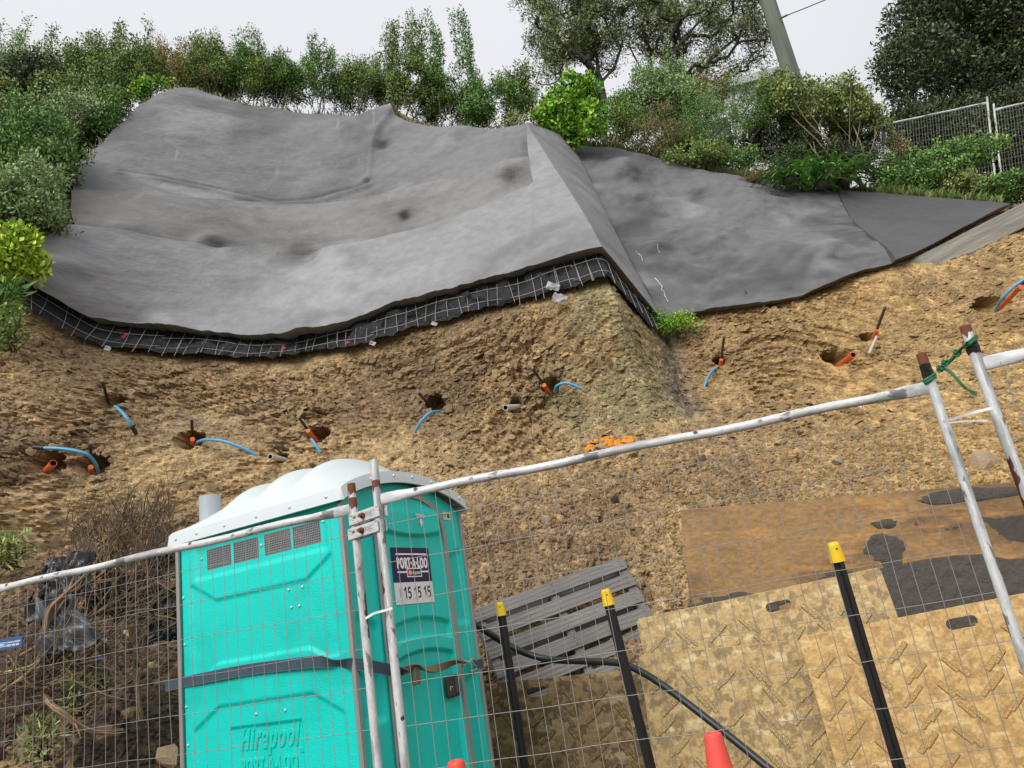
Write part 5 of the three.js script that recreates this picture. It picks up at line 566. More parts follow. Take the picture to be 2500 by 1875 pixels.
// ---------------------------------------------------------------- planting: stems grow towards points spread through the crown, leaves sit on the twig ends
const leafM = new THREE.MeshStandardMaterial({ vertexColors: true, roughness: 0.55, side: THREE.DoubleSide }), waxM = new THREE.MeshStandardMaterial({ vertexColors: true, roughness: 0.42, side: THREE.DoubleSide });
const stemM = std([0.075, 0.06, 0.045], 0.95), darkBark = std([0.05, 0.042, 0.034], 0.95, { bumpMap: barkT, bumpScale: 0.02 }), paleStem = std([0.2, 0.15, 0.09], 0.95);
function grow(o, opt) {
  const r = rng(opt.seed), base = V(opt.base), nodes = []; // {p, parent, n}
  const stems = opt.stems || 1, pts = [];
  const add = (p, parent) => { nodes.push({ p, parent, n: 0 }); return nodes.length - 1; };
  if (opt.limbs) { for (const l of opt.limbs) { let prev = -1; l.forEach((q, i) => { let par = prev; if (i === 0 && nodes.length) { let bd = 1e9; nodes.forEach((nd, k) => { const d = nd.p.distanceTo(V(q)); if (d < bd) { bd = d; par = k; } }); } prev = add(V(q), par); }); } } else for (let s = 0; s < stems; s++) { const b0 = opt.blobs[s % opt.blobs.length], a = base.clone().add(new THREE.Vector3((r() - 0.5) * (opt.spread || 0.2) * 2, 0, (r() - 0.5) * (opt.spread || 0.2))), e = new THREE.Vector3(b0[0] + (r() - 0.5) * b0[3], b0[1] - 0.3 * b0[4] * r(), b0[2] + (r() - 0.5) * b0[5]); let prev = add(a, -1); for (let j = 1; j <= 3; j++) prev = add(a.clone().lerp(e, j / 3).add(new THREE.Vector3((r() - 0.5) * 0.12, 0, (r() - 0.5) * 0.12)), prev); }
  const n0 = nodes.length;
  for (const b of opt.blobs) { const vol = b[3] * b[4] * b[5], share = opt.blobs.reduce((t, q) => t + q[3] * q[4] * q[5], 0), n = Math.round(opt.n * vol / share); for (let i = 0; i < n; i++) { let x, y, z; do { x = r() * 2 - 1; y = r() * 2 - 1; z = r() * 2 - 1; } while (x * x + y * y + z * z > 1); const rr = Math.max(0.05, Math.hypot(x, y, z)), k = rr ** (opt.hollow || 0.5) / rr; const lump = 1 + 0.9 * (fbm(x * 2 + b[0], y * 2 + z + b[1], 3, opt.seed) - 0.5); x *= k * lump; y *= k * lump; z *= k * lump; if (fbm(x * b[3] * 3.1 + b[0] * 3, y * b[4] * 3.1 + z * b[5] * 2.3, 2, opt.seed + 5) < (opt.gaps || 0.36)) continue; pts.push(new THREE.Vector3(b[0] + x * b[3], b[1] + y * b[4], b[2] + z * b[5])); } }
  for (const s of opt.spires || []) { const [x, y, z, h, w] = s; const m = Math.round(h / 0.07); for (let i = 0; i < m; i++) { const t = i / m; pts.push(new THREE.Vector3(x + (r() - 0.5) * w * (1 - t) + 0.06 * Math.sin(t * 3 + x), y + t * h, z + (r() - 0.5) * w * (1 - t))); } }
  pts.sort((a, b) => a.distanceToSquared(base) - b.distanceToSquared(base));
  const tips = [];
  for (const p of pts) { let bd = 1e9, bi = 0; for (let k = 0; k < nodes.length; k++) { const q = nodes[k].p, dy = p.y - q.y, d = Math.hypot(p.x - q.x, dy, p.z - q.z) * (dy < 0 ? 1.6 : 1) + (k < n0 && !opt.limbs ? 0 : 0); if (d < bd) { bd = d; bi = k; } } const q = nodes[bi].p; let par = bi; if (bd > 0.25) { const m = q.clone().lerp(p, 0.5).add(new THREE.Vector3((r() - 0.5) * bd * 0.25, (r() - 0.3) * bd * 0.2, (r() - 0.5) * bd * 0.25)); par = add(m, bi); } tips.push(add(p, par)); }
  for (let i = nodes.length - 1; i >= 0; i--) { nodes[i].n += 1; if (nodes[i].parent >= 0) nodes[nodes[i].parent].n += nodes[i].n; }
  // stems
  const P = [], I = [], N = opt.sides || 4, tw = opt.twig || 0.0035; const rad = (k) => Math.min(opt.maxR || 0.06, tw * nodes[k].n ** (opt.pipe || 0.42));
  const u = new THREE.Vector3(), v = new THREE.Vector3(), d = new THREE.Vector3();
  for (let k = 0; k < nodes.length; k++) { const nd = nodes[k]; if (nd.parent < 0) continue; const a = nodes[nd.parent].p, b = nd.p; d.copy(b).sub(a); if (d.length() < 1e-4) continue; d.normalize(); u.set(0.3, 0.2, 1).cross(d).normalize(); v.crossVectors(d, u); const ra = Math.max(rad(k), Math.min(rad(nd.parent), rad(k) * 1.6)), rb = rad(k) * 0.9, sd = rb > 0.02 ? N + 4 : rb > 0.008 ? N : 3, s0 = P.length / 3; for (const [q, rr] of [[a, ra], [b, rb]]) for (let j = 0; j < sd; j++) { const t = j / sd * 6.2832, c = Math.cos(t) * rr, s = Math.sin(t) * rr; P.push(q.x + u.x * c + v.x * s, q.y + u.y * c + v.y * s, q.z + u.z * c + v.z * s); } for (let j = 0; j < sd; j++) { const j2 = (j + 1) % sd; I.push(s0 + j, s0 + j2, s0 + sd + j, s0 + j2, s0 + sd + j2, s0 + sd + j); } }
  mesh(opt.trunkName || 'stems', geo(P, I, new Array(P.length / 3 * 2).fill(0).map((_, i) => P[(i >> 1) * 3 + (i & 1)] * 2)), opt.stemMat || stemM, o);
  // leaves
  const lp = [], li = [], lc = [], w = opt.leafW || 0.014, L0 = opt.leaf || 0.055, cr = opt.cluster || 0.11, per = opt.per || 16, up = opt.up === undefined ? 0.6 : opt.up, dir = new THREE.Vector3(), sd = new THREE.Vector3(), nr = new THREE.Vector3(), c0 = V(opt.blobs[0].slice(0, 3));
  for (const ti of tips) { const p = nodes[ti].p, tone = r(), pal = opt.pal[Math.floor(r() * opt.pal.length)]; if (r() < (opt.bare || 0)) continue; const grd = nodes[nodes[ti].parent].p; for (let i = 0; i < per; i++) { const s = r(), q = new THREE.Vector3(mix(grd.x, p.x, 0.4 + 0.6 * s), mix(grd.y, p.y, 0.4 + 0.6 * s), mix(grd.z, p.z, 0.4 + 0.6 * s)); q.x += (r() - 0.5) * cr * 1.6; q.y += (r() - 0.5) * cr * 1.6; q.z += (r() - 0.5) * cr * 1.6; dir.set(r() - 0.5, r() - 0.5 + up * 0.5, r() - 0.5).addScaledVector(q.clone().sub(p), 3).normalize(); if (opt.droop) dir.y -= opt.droop * r(); dir.normalize(); sd.set(r() - 0.5, r() - 0.5, r() - 0.5).cross(dir).normalize(); nr.crossVectors(dir, sd); const L = L0 * (0.65 + 0.7 * r()), ww = w * (0.7 + 0.6 * r()), b = lp.length / 3, f = ww * 0.35; lp.push(q.x, q.y, q.z, q.x + dir.x * L * 0.5 + sd.x * ww + nr.x * f, q.y + dir.y * L * 0.5 + sd.y * ww + nr.y * f, q.z + dir.z * L * 0.5 + sd.z * ww + nr.z * f, q.x + dir.x * L, q.y + dir.y * L, q.z + dir.z * L, q.x + dir.x * L * 0.5 - sd.x * ww + nr.x * f, q.y + dir.y * L * 0.5 - sd.y * ww + nr.y * f, q.z + dir.z * L * 0.5 - sd.z * ww + nr.z * f); li.push(b, b + 1, b + 2, b, b + 2, b + 3); const kk = (0.6 + 0.6 * tone) * (0.7 + 0.6 * r()), yl = opt.flower && r() < opt.flower ? [0.75, 0.5, 0.02] : null; for (let j = 0; j < 4; j++) lc.push(...(yl || [pal[0] * kk, pal[1] * kk, pal[2] * kk])); } }
  mesh('crown', geo(lp, li, null, lc), opt.leafMat || leafM, o);
}
const G = { olive: [[0.206, 0.310, 0.061], [0.151, 0.240, 0.050], [0.248, 0.356, 0.083]], mid: [[0.138, 0.293, 0.055], [0.103, 0.233, 0.044], [0.206, 0.371, 0.066]], dark: [[0.054, 0.090, 0.024], [0.036, 0.066, 0.020], [0.090, 0.132, 0.035]], grey: [[0.276, 0.418, 0.154], [0.206, 0.340, 0.121], [0.358, 0.494, 0.198]], lime: [[0.437, 0.630, 0.046], [0.302, 0.510, 0.046], [0.605, 0.750, 0.081]], bright: [[0.202, 0.466, 0.035], [0.134, 0.330, 0.029], [0.370, 0.630, 0.052]], rusty: [[0.26, 0.25, 0.075], [0.2, 0.21, 0.065], [0.33, 0.28, 0.09]], yellowish: [[0.264, 0.348, 0.088], [0.204, 0.276, 0.072], [0.372, 0.444, 0.138]], treeTop: [[0.2, 0.27, 0.085], [0.14, 0.2, 0.065], [0.3, 0.36, 0.14]] };
let pseed = 5000;
function shrub(label, cx, rx, ry, pal, more = {}, name = 'shrub', cat = 'shrub', group = 'shrubs along the top of the bank') { // cx: middle of the crown in metres
  const t = thing(name, label, cat, group), s = pseed++, base = more.base || [cx[0], cx[1] - ry * 1.15, cx[2] - 0.1];
  const blobs = [[cx[0], cx[1], cx[2], rx, ry, Math.max(rx, ry) * 0.75]]; const r = rng(s); blobs[0][3] *= 0.8; blobs[0][4] *= 0.8; for (let i = 0; i < 7; i++) blobs.push([cx[0] + (r() - 0.5) * rx * 2, cx[1] + (r() - 0.5) * ry * 1.7, cx[2] + (r() - 0.5) * rx * 1.1, rx * (0.3 + 0.3 * r()), ry * (0.3 + 0.3 * r()), rx * 0.45]);
  const spires = []; for (let i = 0; i < (more.spireCount ?? 9); i++) { const a = (r() - 0.5) * 1.7; spires.push([cx[0] + a * rx * 0.95, cx[1] + ry * Math.sqrt(Math.max(0, 1 - a * a * 0.9)) * 0.75, cx[2] + (r() - 0.5) * rx, (more.spire ?? 0.4) * (0.5 + r()), 0.12]); }
  grow(t, { seed: s, base, stems: 8, pipe: 0.34, twig: 0.003, spread: rx * 0.5, blobs, n: Math.round((more.density ?? 480) * rx * ry * 4), pal: G[pal], spires, maxR: 0.035, ...more }); return t;
}
// left bank
shrub('grey-green leafy shrub at the lower left of the bank', [-5.58,7.176,-8], 0.5, 0.48, 'grey', { per: 20, spire: 0.25 });
shrub('grey-green shrub pressed against the left edge of the concrete', [-5.635,7.6,-8.6], 0.22, 0.36, 'grey', { per: 20, spire: 0.3 });
shrub('mid green shrub above the grey one at the picture edge', [-6.324,8.588,-8.9], 0.72, 0.47, 'mid', { per: 20 });
shrub('fresh green shrub hanging over the slanting concrete edge', [-6.1,8.879,-9.4], 0.3, 0.4, 'mid', { per: 20, spire: 0.3 });
shrub('dense shrub beside the upper left concrete edge', [-6.042,10.418,-10.5], 0.36, 0.36, 'mid', { per: 20 });
shrub('twiggy greyish shrub with bare stems on the left bank', [-6.473,10.333,-10.2], 0.60, 0.50, 'grey', { per: 9, bare: 0.35, stemMat: paleStem });
shrub('dark bush at the upper left picture edge', [-8.089,11.833,-11.2], 0.78, 0.62, 'dark', { per: 20 });
shrub('broad dark green bush filling the upper left skyline', [-7.027,12.847,-12.2], 1.02, 0.62, 'olive', { per: 20, spire: 0.55, spireCount: 16 });
shrub('tall loose shrub with pale seed heads on the left skyline', [-8.558,13.362,-12.4], 0.7, 0.36, 'grey', { per: 12, spire: 0.8, spireCount: 14 });
shrub('olive bush between the skyline and the dense shrub', [-6.417,13.257,-12.6], 0.60, 0.50, 'olive', { per: 18, spire: 0.5 });
shrub('leafy bush behind the grey shrub on the left bank', [-6.304,8.956,-9.2], 0.5, 0.42, 'mid', { per: 20 });
shrub('olive bush in the middle of the left bank', [-6.744,11.527,-11.2], 0.6, 0.42, 'olive', { per: 20 });
shrub('dark bush at the picture edge halfway up the bank', [-7.455,10.026,-10], 0.6, 0.5, 'olive', { per: 20 });
shrub('small shrub tucked behind the slanting concrete edge', [-6.453,10.088,-10.6], 0.26, 0.3, 'mid', { per: 20, spire: 0.2 });
shrub('low shrub behind the upper left concrete shoulder', [-6.334,11.507,-11.6], 0.3, 0.26, 'olive', { per: 20, spire: 0.2 });
shrub('gorse bush with yellow flowers above the concrete peak', [-5.66,13.074,-12.5], 0.43, 0.47, 'rusty', { per: 18, flower: 0.16, leaf: 0.035, leafW: 0.008 }, 'gorse_bush');
shrub('low bright creeper trailing over the concrete peak', [-5.716,11.966,-11.7], 0.36, 0.14, 'bright', { per: 18, leaf: 0.06, leafW: 0.022, spire: 0.1 }, 'creeper', 'creeper');
shrub('lime green leafy bush low at the left picture edge', [-5.398,6.349,-7.6], 0.21, 0.27, 'lime', { per: 18, leaf: 0.07, leafW: 0.026, spire: 0.1, density: 1100, gaps: 0.2 });
shrub('dark undergrowth behind the lime green bush', [-5.818,6.993,-8.1], 0.50, 0.28, 'dark', { per: 16, spire: 0.1 });
shrub('small yellowing tuft beside the lower concrete step', [-5.389,7.112,-8.3], 0.2, 0.1, 'yellowish', { per: 16, spire: 0.1 });
shrub('drooping strappy plant under the lime green bush', [-5.286,5.653,-7.4], 0.12, 0.14, 'mid', { per: 10, leaf: 0.18, leafW: 0.012, droop: 0.7, spireCount: 0 });
// crest above the curved wall: crowns on bare stems
const bareUnder = (px) => ({ base: px, gaps: 0.32, per: 20, hollow: 0.6, density: 620, leaf: 0.06, leafW: 0.011, spireCount: 14 });
shrub('slim shrub on bare stems, first along the concrete crest', [-5.359,13.772,-13.4], 0.38, 0.5, 'olive', { ...bareUnder([-5.182,12.685,-13.2]), spire: 0.5 });
shrub('round-headed shrub on bare stems, second along the crest', [-4.696,13.585,-13.5], 0.4, 0.42, 'mid', { ...bareUnder([-4.629,12.471,-13.3]), spire: 0.4 });
shrub('shrub with a tall leading shoot, third along the crest', [-4.215,13.415,-13.5], 0.34, 0.42, 'olive', { ...bareUnder([-4.206,12.318,-13.3]), spire: 0.7, spireCount: 6 });
shrub('dense dark crowned shrub on thin stems, fourth along the crest', [-3.807,13.364,-13.6], 0.36, 0.38, 'mid', { ...bareUnder([-3.812,12.266,-13.4]), spire: 0.3 });
shrub('airy see-through shrub, fifth along the crest', [-2.976,13.147,-13.6], 0.4, 0.55, 'mid', { ...bareUnder([-3.096,12.026,-13.4]), density: 170, spire: 0.5 });
shrub('small open shrub just before the concrete spike', [-2.07,12.863,-13.6], 0.4, 0.42, 'olive', { ...bareUnder([-2.208,11.855,-13.4]), density: 210, spire: 0.4 });
shrub('low leafy shrub filling the first gap on the crest', [-5.147,13.628,-13.8], 0.36, 0.36, 'mid', { ...bareUnder([-5.081,12.85,-13.6]), spire: 0.3 });
shrub('bushy shrub behind the gorse on the crest', [-5.805,13.81,-13.6], 0.36, 0.36, 'olive', { per: 18, spire: 0.3 });
shrub('thin shrub between the airy one and the open one', [-2.623,12.999,-13.9], 0.3, 0.3, 'olive', { ...bareUnder([-2.626,12.085,-13.6]), density: 260, spire: 0.3 });
shrub('feathery shoots behind the gorse', [-5.389,13.866,-13.9], 0.38, 0.3, 'mid', { per: 16, spire: 0.6, spireCount: 14, leaf: 0.06, leafW: 0.01, density: 520 });
shrub('feathery shoots between the second and third crest shrubs', [-4.578,13.597,-13.9], 0.38, 0.3, 'olive', { per: 16, spire: 0.6, spireCount: 14, leaf: 0.06, leafW: 0.01, density: 520 });
shrub('feathery shoots beside the fourth crest shrub', [-4.132,13.434,-13.9], 0.38, 0.3, 'mid', { per: 16, spire: 0.6, spireCount: 14, leaf: 0.06, leafW: 0.01, density: 520 });
shrub('feathery shoots left of the airy crest shrub', [-3.511,13.204,-13.9], 0.38, 0.3, 'grey', { per: 16, spire: 0.6, spireCount: 14, leaf: 0.06, leafW: 0.01, density: 520 });
shrub('feathery shoots at the foot of the concrete spike', [-2.415,12.818,-13.9], 0.38, 0.3, 'mid', { per: 16, spire: 0.6, spireCount: 14, leaf: 0.06, leafW: 0.01, density: 520 });
shrub('feathery shoots right of the concrete spike', [-1.656,12.756,-13.9], 0.38, 0.3, 'olive', { per: 16, spire: 0.6, spireCount: 14, leaf: 0.06, leafW: 0.01, density: 520 });
shrub('feathery shoots under the tallest shrub', [-0.723,12.309,-13.9], 0.38, 0.3, 'mid', { per: 16, spire: 0.6, spireCount: 14, leaf: 0.06, leafW: 0.01, density: 520 });
shrub('feathery shoots beside the dark rounded shrub', [0.092,12.077,-13.9], 0.38, 0.3, 'grey', { per: 16, spire: 0.6, spireCount: 14, leaf: 0.06, leafW: 0.01, density: 520 });
shrub('tall feathery shrub behind the concrete spike', [-1.039,12.522,-13.3], 0.52, 0.62, 'olive', { base: [-1.189,11.288,-13.1], spire: 0.9, spireCount: 14, per: 18 });
shrub('tallest feathery shrub with bare whips against the sky', [-0.181,12.148,-13.3], 0.5, 0.52, 'mid', { base: [-0.392,11.009,-13.1], spire: 1.3, spireCount: 10, per: 18 });
shrub('dark rounded shrub behind the wall crease', [0.425,11.546,-13.2], 0.45, 0.4, 'mid', { per: 20, spire: 0.4 });
shrub('loose shrub left of the bright bush', [1.102,11.93,-13.6], 0.42, 0.45, 'olive', { per: 16, spire: 0.3 });
shrub('low yellowish weeds at the top of the wall crease', [0.749,10.347,-12.3], 0.35, 0.1, 'yellowish', { per: 14, spire: 0.12 }, 'weed', 'weed');
shrub('rounded bright green bush spilling over the wall corner', [1.773,10.287,-12.3], 0.52, 0.5, 'bright', { per: 24, leaf: 0.08, leafW: 0.028, spire: 0.08, density: 430, hollow: 0.2, gaps: 0.2, leafMat: waxM }, 'leafy_bush', 'bush');
// right crest
shrub('grey-green shrub with upright shoots in front of the bare tree', [4.087,11.246,-13.6], 0.65, 0.71, 'grey', { per: 20, spire: 0.5, spireCount: 10 });
shrub('rusty brown heath bush overhanging the dark wall', [3.533,10.023,-13], 0.65, 0.42, 'rusty', { per: 22, leaf: 0.035, leafW: 0.007, spire: 0.15 });
shrub('green shrub between the bright bush and the heath', [2.854,10.56,-13.3], 0.55, 0.42, 'olive', { per: 18, spire: 0.25 });
shrub('large feathery green shrub in the middle of the dark wall crest', [4.716,10.155,-13.3], 0.86, 0.59, 'mid', { per: 22, leaf: 0.035, leafW: 0.007, spire: 0.35, spireCount: 12 });
shrub('upright green shrub next to the power pole', [5.928,10.915,-13.9], 0.65, 0.65, 'mid', { per: 22, leaf: 0.035, leafW: 0.008, spire: 0.4 });
shrub('dark green thicket behind the heath bush', [3.654,11.532,-14.2], 0.7, 0.4, 'mid', { per: 18 });
shrub('dark thicket closing the view below the power pole', [6.415,10.345,-14.3], 0.7, 0.55, 'dark', { per: 18 });
shrub('dark thicket behind the pale leaved shrubs', [8.234,10.369,-14.9], 0.8, 0.55, 'dark', { per: 18 });
shrub('dark undergrowth along the wall top under the heath bush', [3.881,9.93,-13.3], 0.55, 0.22, 'olive', { per: 18, spire: 0.1 });
shrub('dark undergrowth on the wall top beside the dry grass', [4.946,9.329,-13.2], 0.55, 0.22, 'mid', { per: 18, spire: 0.1 });
shrub('dark undergrowth at the foot of the power pole', [6.205,9.359,-13.6], 0.55, 0.26, 'dark', { per: 18, spire: 0.1 });
shrub('dark undergrowth around the brown shrub stems', [7.333,9.279,-13.8], 0.6, 0.26, 'dark', { per: 18, spire: 0.1 });
shrub('dark undergrowth below the far fence rail', [8.413,8.965,-14], 0.55, 0.26, 'dark', { per: 18, spire: 0.1 });
shrub('dull brown shrub behind the upright green one', [5.238,11.856,-14.6], 0.65, 0.41, 'rusty', { per: 16, spire: 0.2 });
shrub('low green shrub along the wall top below the feathery one', [4.097,9.381,-12.9], 0.65, 0.19, 'olive', { per: 18, spire: 0.1 });
shrub('pale leaved shrub on brown stems in front of the power pole', [7.018,10.812,-14], 0.7, 0.5, 'yellowish', { per: 16, base: [6.98,9.004,-13.5], leaf: 0.075, leafW: 0.017, stemMat: paleStem, gaps: 0.33, spire: 0.2 });
shrub('pale leaved shrub leaning over the far fence', [7.975,10.672,-14.1], 0.55, 0.5, 'yellowish', { per: 16, base: [7.422,8.986,-13.6], leaf: 0.075, leafW: 0.017, stemMat: paleStem, gaps: 0.33, spire: 0.2 });
shrub('leafy weed clump at the foot of the far fence', [8.583,8.433,-13.3], 0.91, 0.35, 'mid', { per: 18, leaf: 0.06, leafW: 0.02, spire: 0.2 }, 'weed', 'weed');
shrub('low green weeds before the far fence posts', [9.01,7.804,-13], 0.78, 0.24, 'yellowish', { per: 18, leaf: 0.055, leafW: 0.018, spire: 0.15 }, 'weed', 'weed');
shrub('small green weed clump on the gully ledge', [2.292,5.037,-9.9], 0.39, 0.09, 'bright', { per: 16, leaf: 0.04, leafW: 0.014, spire: 0.05 }, 'weed', 'weed');
shrub('brown dead creeper on the far fence post', [8.816,9.568,-14.5], 0.36, 0.65, 'rusty', { per: 7, bare: 0.3, stemMat: paleStem, spireCount: 0 }, 'creeper', 'creeper');
// weeds in the scree behind the left panel
shrub('thin green weed rooted below the brush pile', [-3.022,1.255,-4.7], 0.05, 0.1, 'yellowish', { per: 7, leaf: 0.06, leafW: 0.006, spire: 0.05, density: 900 }, 'weed', 'weed', 'weeds in the scree');
shrub('small green weed in the middle of the scree', [-2.791,1.529,-4.9], 0.04, 0.05, 'bright', { per: 6, leaf: 0.04, leafW: 0.008, spire: 0.04, density: 700 }, 'weed', 'weed', 'weeds in the scree');
shrub('pale weed stem beside the bleached branch', [-2.857,1.459,-4.75], 0.04, 0.09, 'yellowish', { per: 6, leaf: 0.06, leafW: 0.006, spire: 0.05, density: 1200 }, 'weed', 'weed', 'weeds in the scree');
shrub('yellow-green weed on the left edge of the cut', [-4.209,2.637,-6.05], 0.14, 0.1, 'yellowish', { per: 8, leaf: 0.09, leafW: 0.009, spire: 0.06, density: 700 }, 'weed', 'weed', 'weeds in the scree');
shrub('leafy weed high on the left edge of the cut', [-5.169,5.255,-7.3], 0.12, 0.2, 'olive', { per: 10, leaf: 0.05, leafW: 0.014, spire: 0.06, density: 700 }, 'weed', 'weed', 'weeds in the scree');
shrub('leafy weeds filling the foot of the fence by the picture edge', [9.369,7.453,-12.5], 0.4, 0.2, 'mid', { per: 18, leaf: 0.06, leafW: 0.02, spire: 0.12 }, 'weed', 'weed');
shrub('dark weeds beyond the end of the slab edge', [9.897,7.414,-12.3], 0.5, 0.25, 'dark', { per: 18, leaf: 0.06, leafW: 0.02, spire: 0.12 }, 'weed', 'weed');
// trees behind the crest
{
  const t = thing('tree', 'gnarled tree with thick shaggy trunk behind the bright bush', 'tree', 'trees behind the crest');
  grow(t, { seed: 7001, base: [3.313,13.085,-16], trunkName: 'trunk', limbs: [[[3.13,12.292,-16],[3.326,13.203,-16],[3.342,13.93,-16],[3.454,14.869,-16.1],[3.463,15.732,-16.2],[3.524,16.614,-16.3]], [[3.342,13.93,-16],[3.056,14.227,-15.7],[2.616,14.633,-15.5],[2.194,15.124,-15.4]], [[3.454,14.869,-16.1],[3.872,15.571,-16.4],[4.387,16.457,-16.6],[4.762,17.692,-16.8]], [[3.463,15.732,-16.2],[3.003,16.163,-16],[2.577,16.782,-16]], [[3.379,13.8,-16],[3.823,14.312,-16.2],[4.164,15.032,-16.3]]], blobs: [[...[2.692,15.61,-15.9], 1.05, 1.1, 1.1], [...[3.566,15.712,-16.2], 0.8, 1.2, 1.0], [...[2.875,17.261,-16], 1.3, 0.8, 1.1], [...[2.06,14.339,-15.6], 0.65, 0.5, 0.7], [...[4.438,17.274,-16.6], 0.8, 0.9, 1]], n: 2500, pal: G.treeTop, per: 18, leaf: 0.1, leafW: 0.013, cluster: 0.2, maxR: 0.15, twig: 0.005, pipe: 0.4, stemMat: darkBark, sides: 5, gaps: 0.47, hollow: 0.6, droop: 0.3 });
  const u = thing('tree', 'spreading tree with black twisted limbs left of the power pole', 'tree', 'trees behind the crest');
  grow(u, { seed: 7002, base: [4.941,13.664,-17], trunkName: 'trunk', limbs: [[[4.937,12.661,-17],[4.992,13.654,-17],[4.891,14.446,-17],[5.028,15.297,-17.1],[5.061,16.197,-17.2],[5.314,17.081,-17.3],[5.716,18.11,-17.4]], [[4.992,13.654,-17],[5.375,14.316,-16.8],[5.61,14.965,-16.7],[6.263,15.538,-16.6],[7.036,16.054,-16.6]], [[5.069,13.512,-17],[5.972,14.267,-17.2],[6.712,15.001,-17.3],[7.55,15.603,-17.4],[8.293,15.869,-17.4]], [[5.972,14.267,-17.2],[6.714,14.349,-17],[7.397,14.476,-17],[7.946,14.498,-17]], [[4.891,14.446,-17],[4.711,15.044,-17.2],[4.629,15.911,-17.4]], [[5.375,14.316,-16.8],[5.399,15.051,-16.6],[5.87,15.791,-16.5],[5.996,16.852,-16.5]]], blobs: [[...[5.197,16.308,-17.2], 0.9, 1.0, 1.0], [...[6.271,15.814,-16.9], 1.1, 1.0, 1.1], [...[7.447,15.375,-17.2], 1.0, 0.9, 1.0], [...[6.129,17.615,-17], 1.4, 0.8, 1.2], [...[7.451,16.495,-17], 1.0, 0.8, 1.0], [...[6.516,14.34,-17.1], 0.8, 0.4, 0.7]], n: 2900, pal: G.treeTop, per: 20, leaf: 0.1, leafW: 0.013, cluster: 0.2, maxR: 0.14, twig: 0.006, pipe: 0.4, stemMat: darkBark, sides: 5, gaps: 0.5, hollow: 0.6, droop: 0.3 });
  const d = thing('tree', 'dense dark evergreen tree towering over the far fence', 'tree', 'trees behind the crest');
  grow(d, { seed: 7003, base: [13.148,11.448,-17.5], trunkName: 'trunk', limbs: [[[12.89,10.398,-17.5],[13.148,11.448,-17.5],[13.396,12.795,-17.5],[13.776,14.399,-17.6],[14.323,15.678,-17.6]], [[13.396,12.795,-17.5],[12.257,13.384,-17],[11.43,13.764,-16.8]], [[13.776,14.399,-17.6],[12.621,15.221,-17.2]], [[13.148,11.448,-17.5],[14.332,12.709,-17.3],[15.381,13.81,-17.3]]], blobs: [[...[13.118,14.711,-17.2], 1.7, 1.5, 1.4], [...[14.816,14.828,-17.4], 1.9, 1.7, 1.5], [...[11.454,13.502,-16.8], 0.95, 0.75, 0.9], [...[11.99,12.717,-16.9], 1.4, 0.6, 1.0], [...[13.97,12.79,-17], 1.5, 0.8, 1.0], [...[14.581,16.776,-17.6], 2.0, 1.0, 1.5], [...[15.878,13.8,-17.4], 1.6, 1.8, 1.3]], n: 6500, pal: G.dark, per: 16, leaf: 0.11, leafW: 0.026, cluster: 0.24, maxR: 0.22, twig: 0.006, stemMat: darkBark, gaps: 0.3, hollow: 0.4, leafMat: waxM });
  const hdg = thing('hedge', 'dark leafy hedge growing behind the far fence', 'hedge');
  grow(hdg, { seed: 7004, base: [10.612,9.591,-15.6], trunkName: 'stems', stems: 9, spread: 2.2, blobs: [[...[10.423,10.754,-15.8], 0.85, 0.75, 0.5], [...[11.385,10.458,-15.8], 1.0, 0.9, 0.5], [...[12.332,10.317,-15.7], 0.9, 1.0, 0.5], [...[13.099,9.989,-15.6], 0.9, 1.0, 0.5]], n: 5000, pal: G.dark, per: 16, leaf: 0.08, leafW: 0.022, cluster: 0.2, stemMat: darkBark, gaps: 0.22, hollow: 0.5 });
}
// strap-leaved plants at the wall top
function strap(label, p, n, len, w, pal, seed, name = 'agapanthus', group = 'strap-leaved plants on the wall top') { const t = thing(name, label, 'plant', group), r = rng(seed), pos = [], idx = [], col = []; for (let i = 0; i < n; i++) { const a = r() * 6.283, L = len * (0.55 + 0.6 * r()), el = 0.55 + 0.85 * r(), bx = p[0] + (r() - 0.5) * len * 0.5, bz = p[2] + (r() - 0.5) * len * 0.4, c = pal[(r() * pal.length) | 0], k = 0.7 + 0.6 * r(), s0 = pos.length / 3, S = 7; for (let j = 0; j <= S; j++) { const t2 = j / S, out = L * (Math.cos(el) * t2 + 0.25 * t2 * t2), y = L * (Math.sin(el) * t2 - 0.85 * t2 * t2), hw = w * (t2 < 0.75 ? 1 : (1 - t2) * 4) * 0.5; for (const q of [-1, 1]) { pos.push(bx + Math.cos(a) * out - Math.sin(a) * hw * q, p[1] + y, bz + Math.sin(a) * out + Math.cos(a) * hw * q); col.push(c[0] * k, c[1] * k, c[2] * k); } } for (let j = 0; j < S; j++) { const b = s0 + j * 2; idx.push(b, b + 1, b + 2, b + 1, b + 3, b + 2); } } mesh('leaves', geo(pos, idx, null, col), waxM, t); const cr = new THREE.IcosahedronGeometry(len * 0.12, 1); cr.translate(p[0], p[1], p[2]); mesh('root_crown', cr, stemM, t); }
const AG = [[0.16, 0.36, 0.06], [0.11, 0.27, 0.045], [0.3, 0.5, 0.17]];
strap('first strap-leaved clump beside the dry grass', [5.528,8.313,-12.4], 62, 0.95, 0.05, AG, 31); strap('middle strap-leaved clump drooping over the wall edge', [6.051,8.098,-12.35], 70, 1.0, 0.05, AG, 32); strap('tallest strap-leaved clump above the smooth panel', [6.536,8.171,-12.5], 62, 0.95, 0.05, AG, 33); strap('hindmost strap-leaved clump under the pale shrub', [6.237,8.68,-13], 50, 0.95, 0.05, AG, 34);
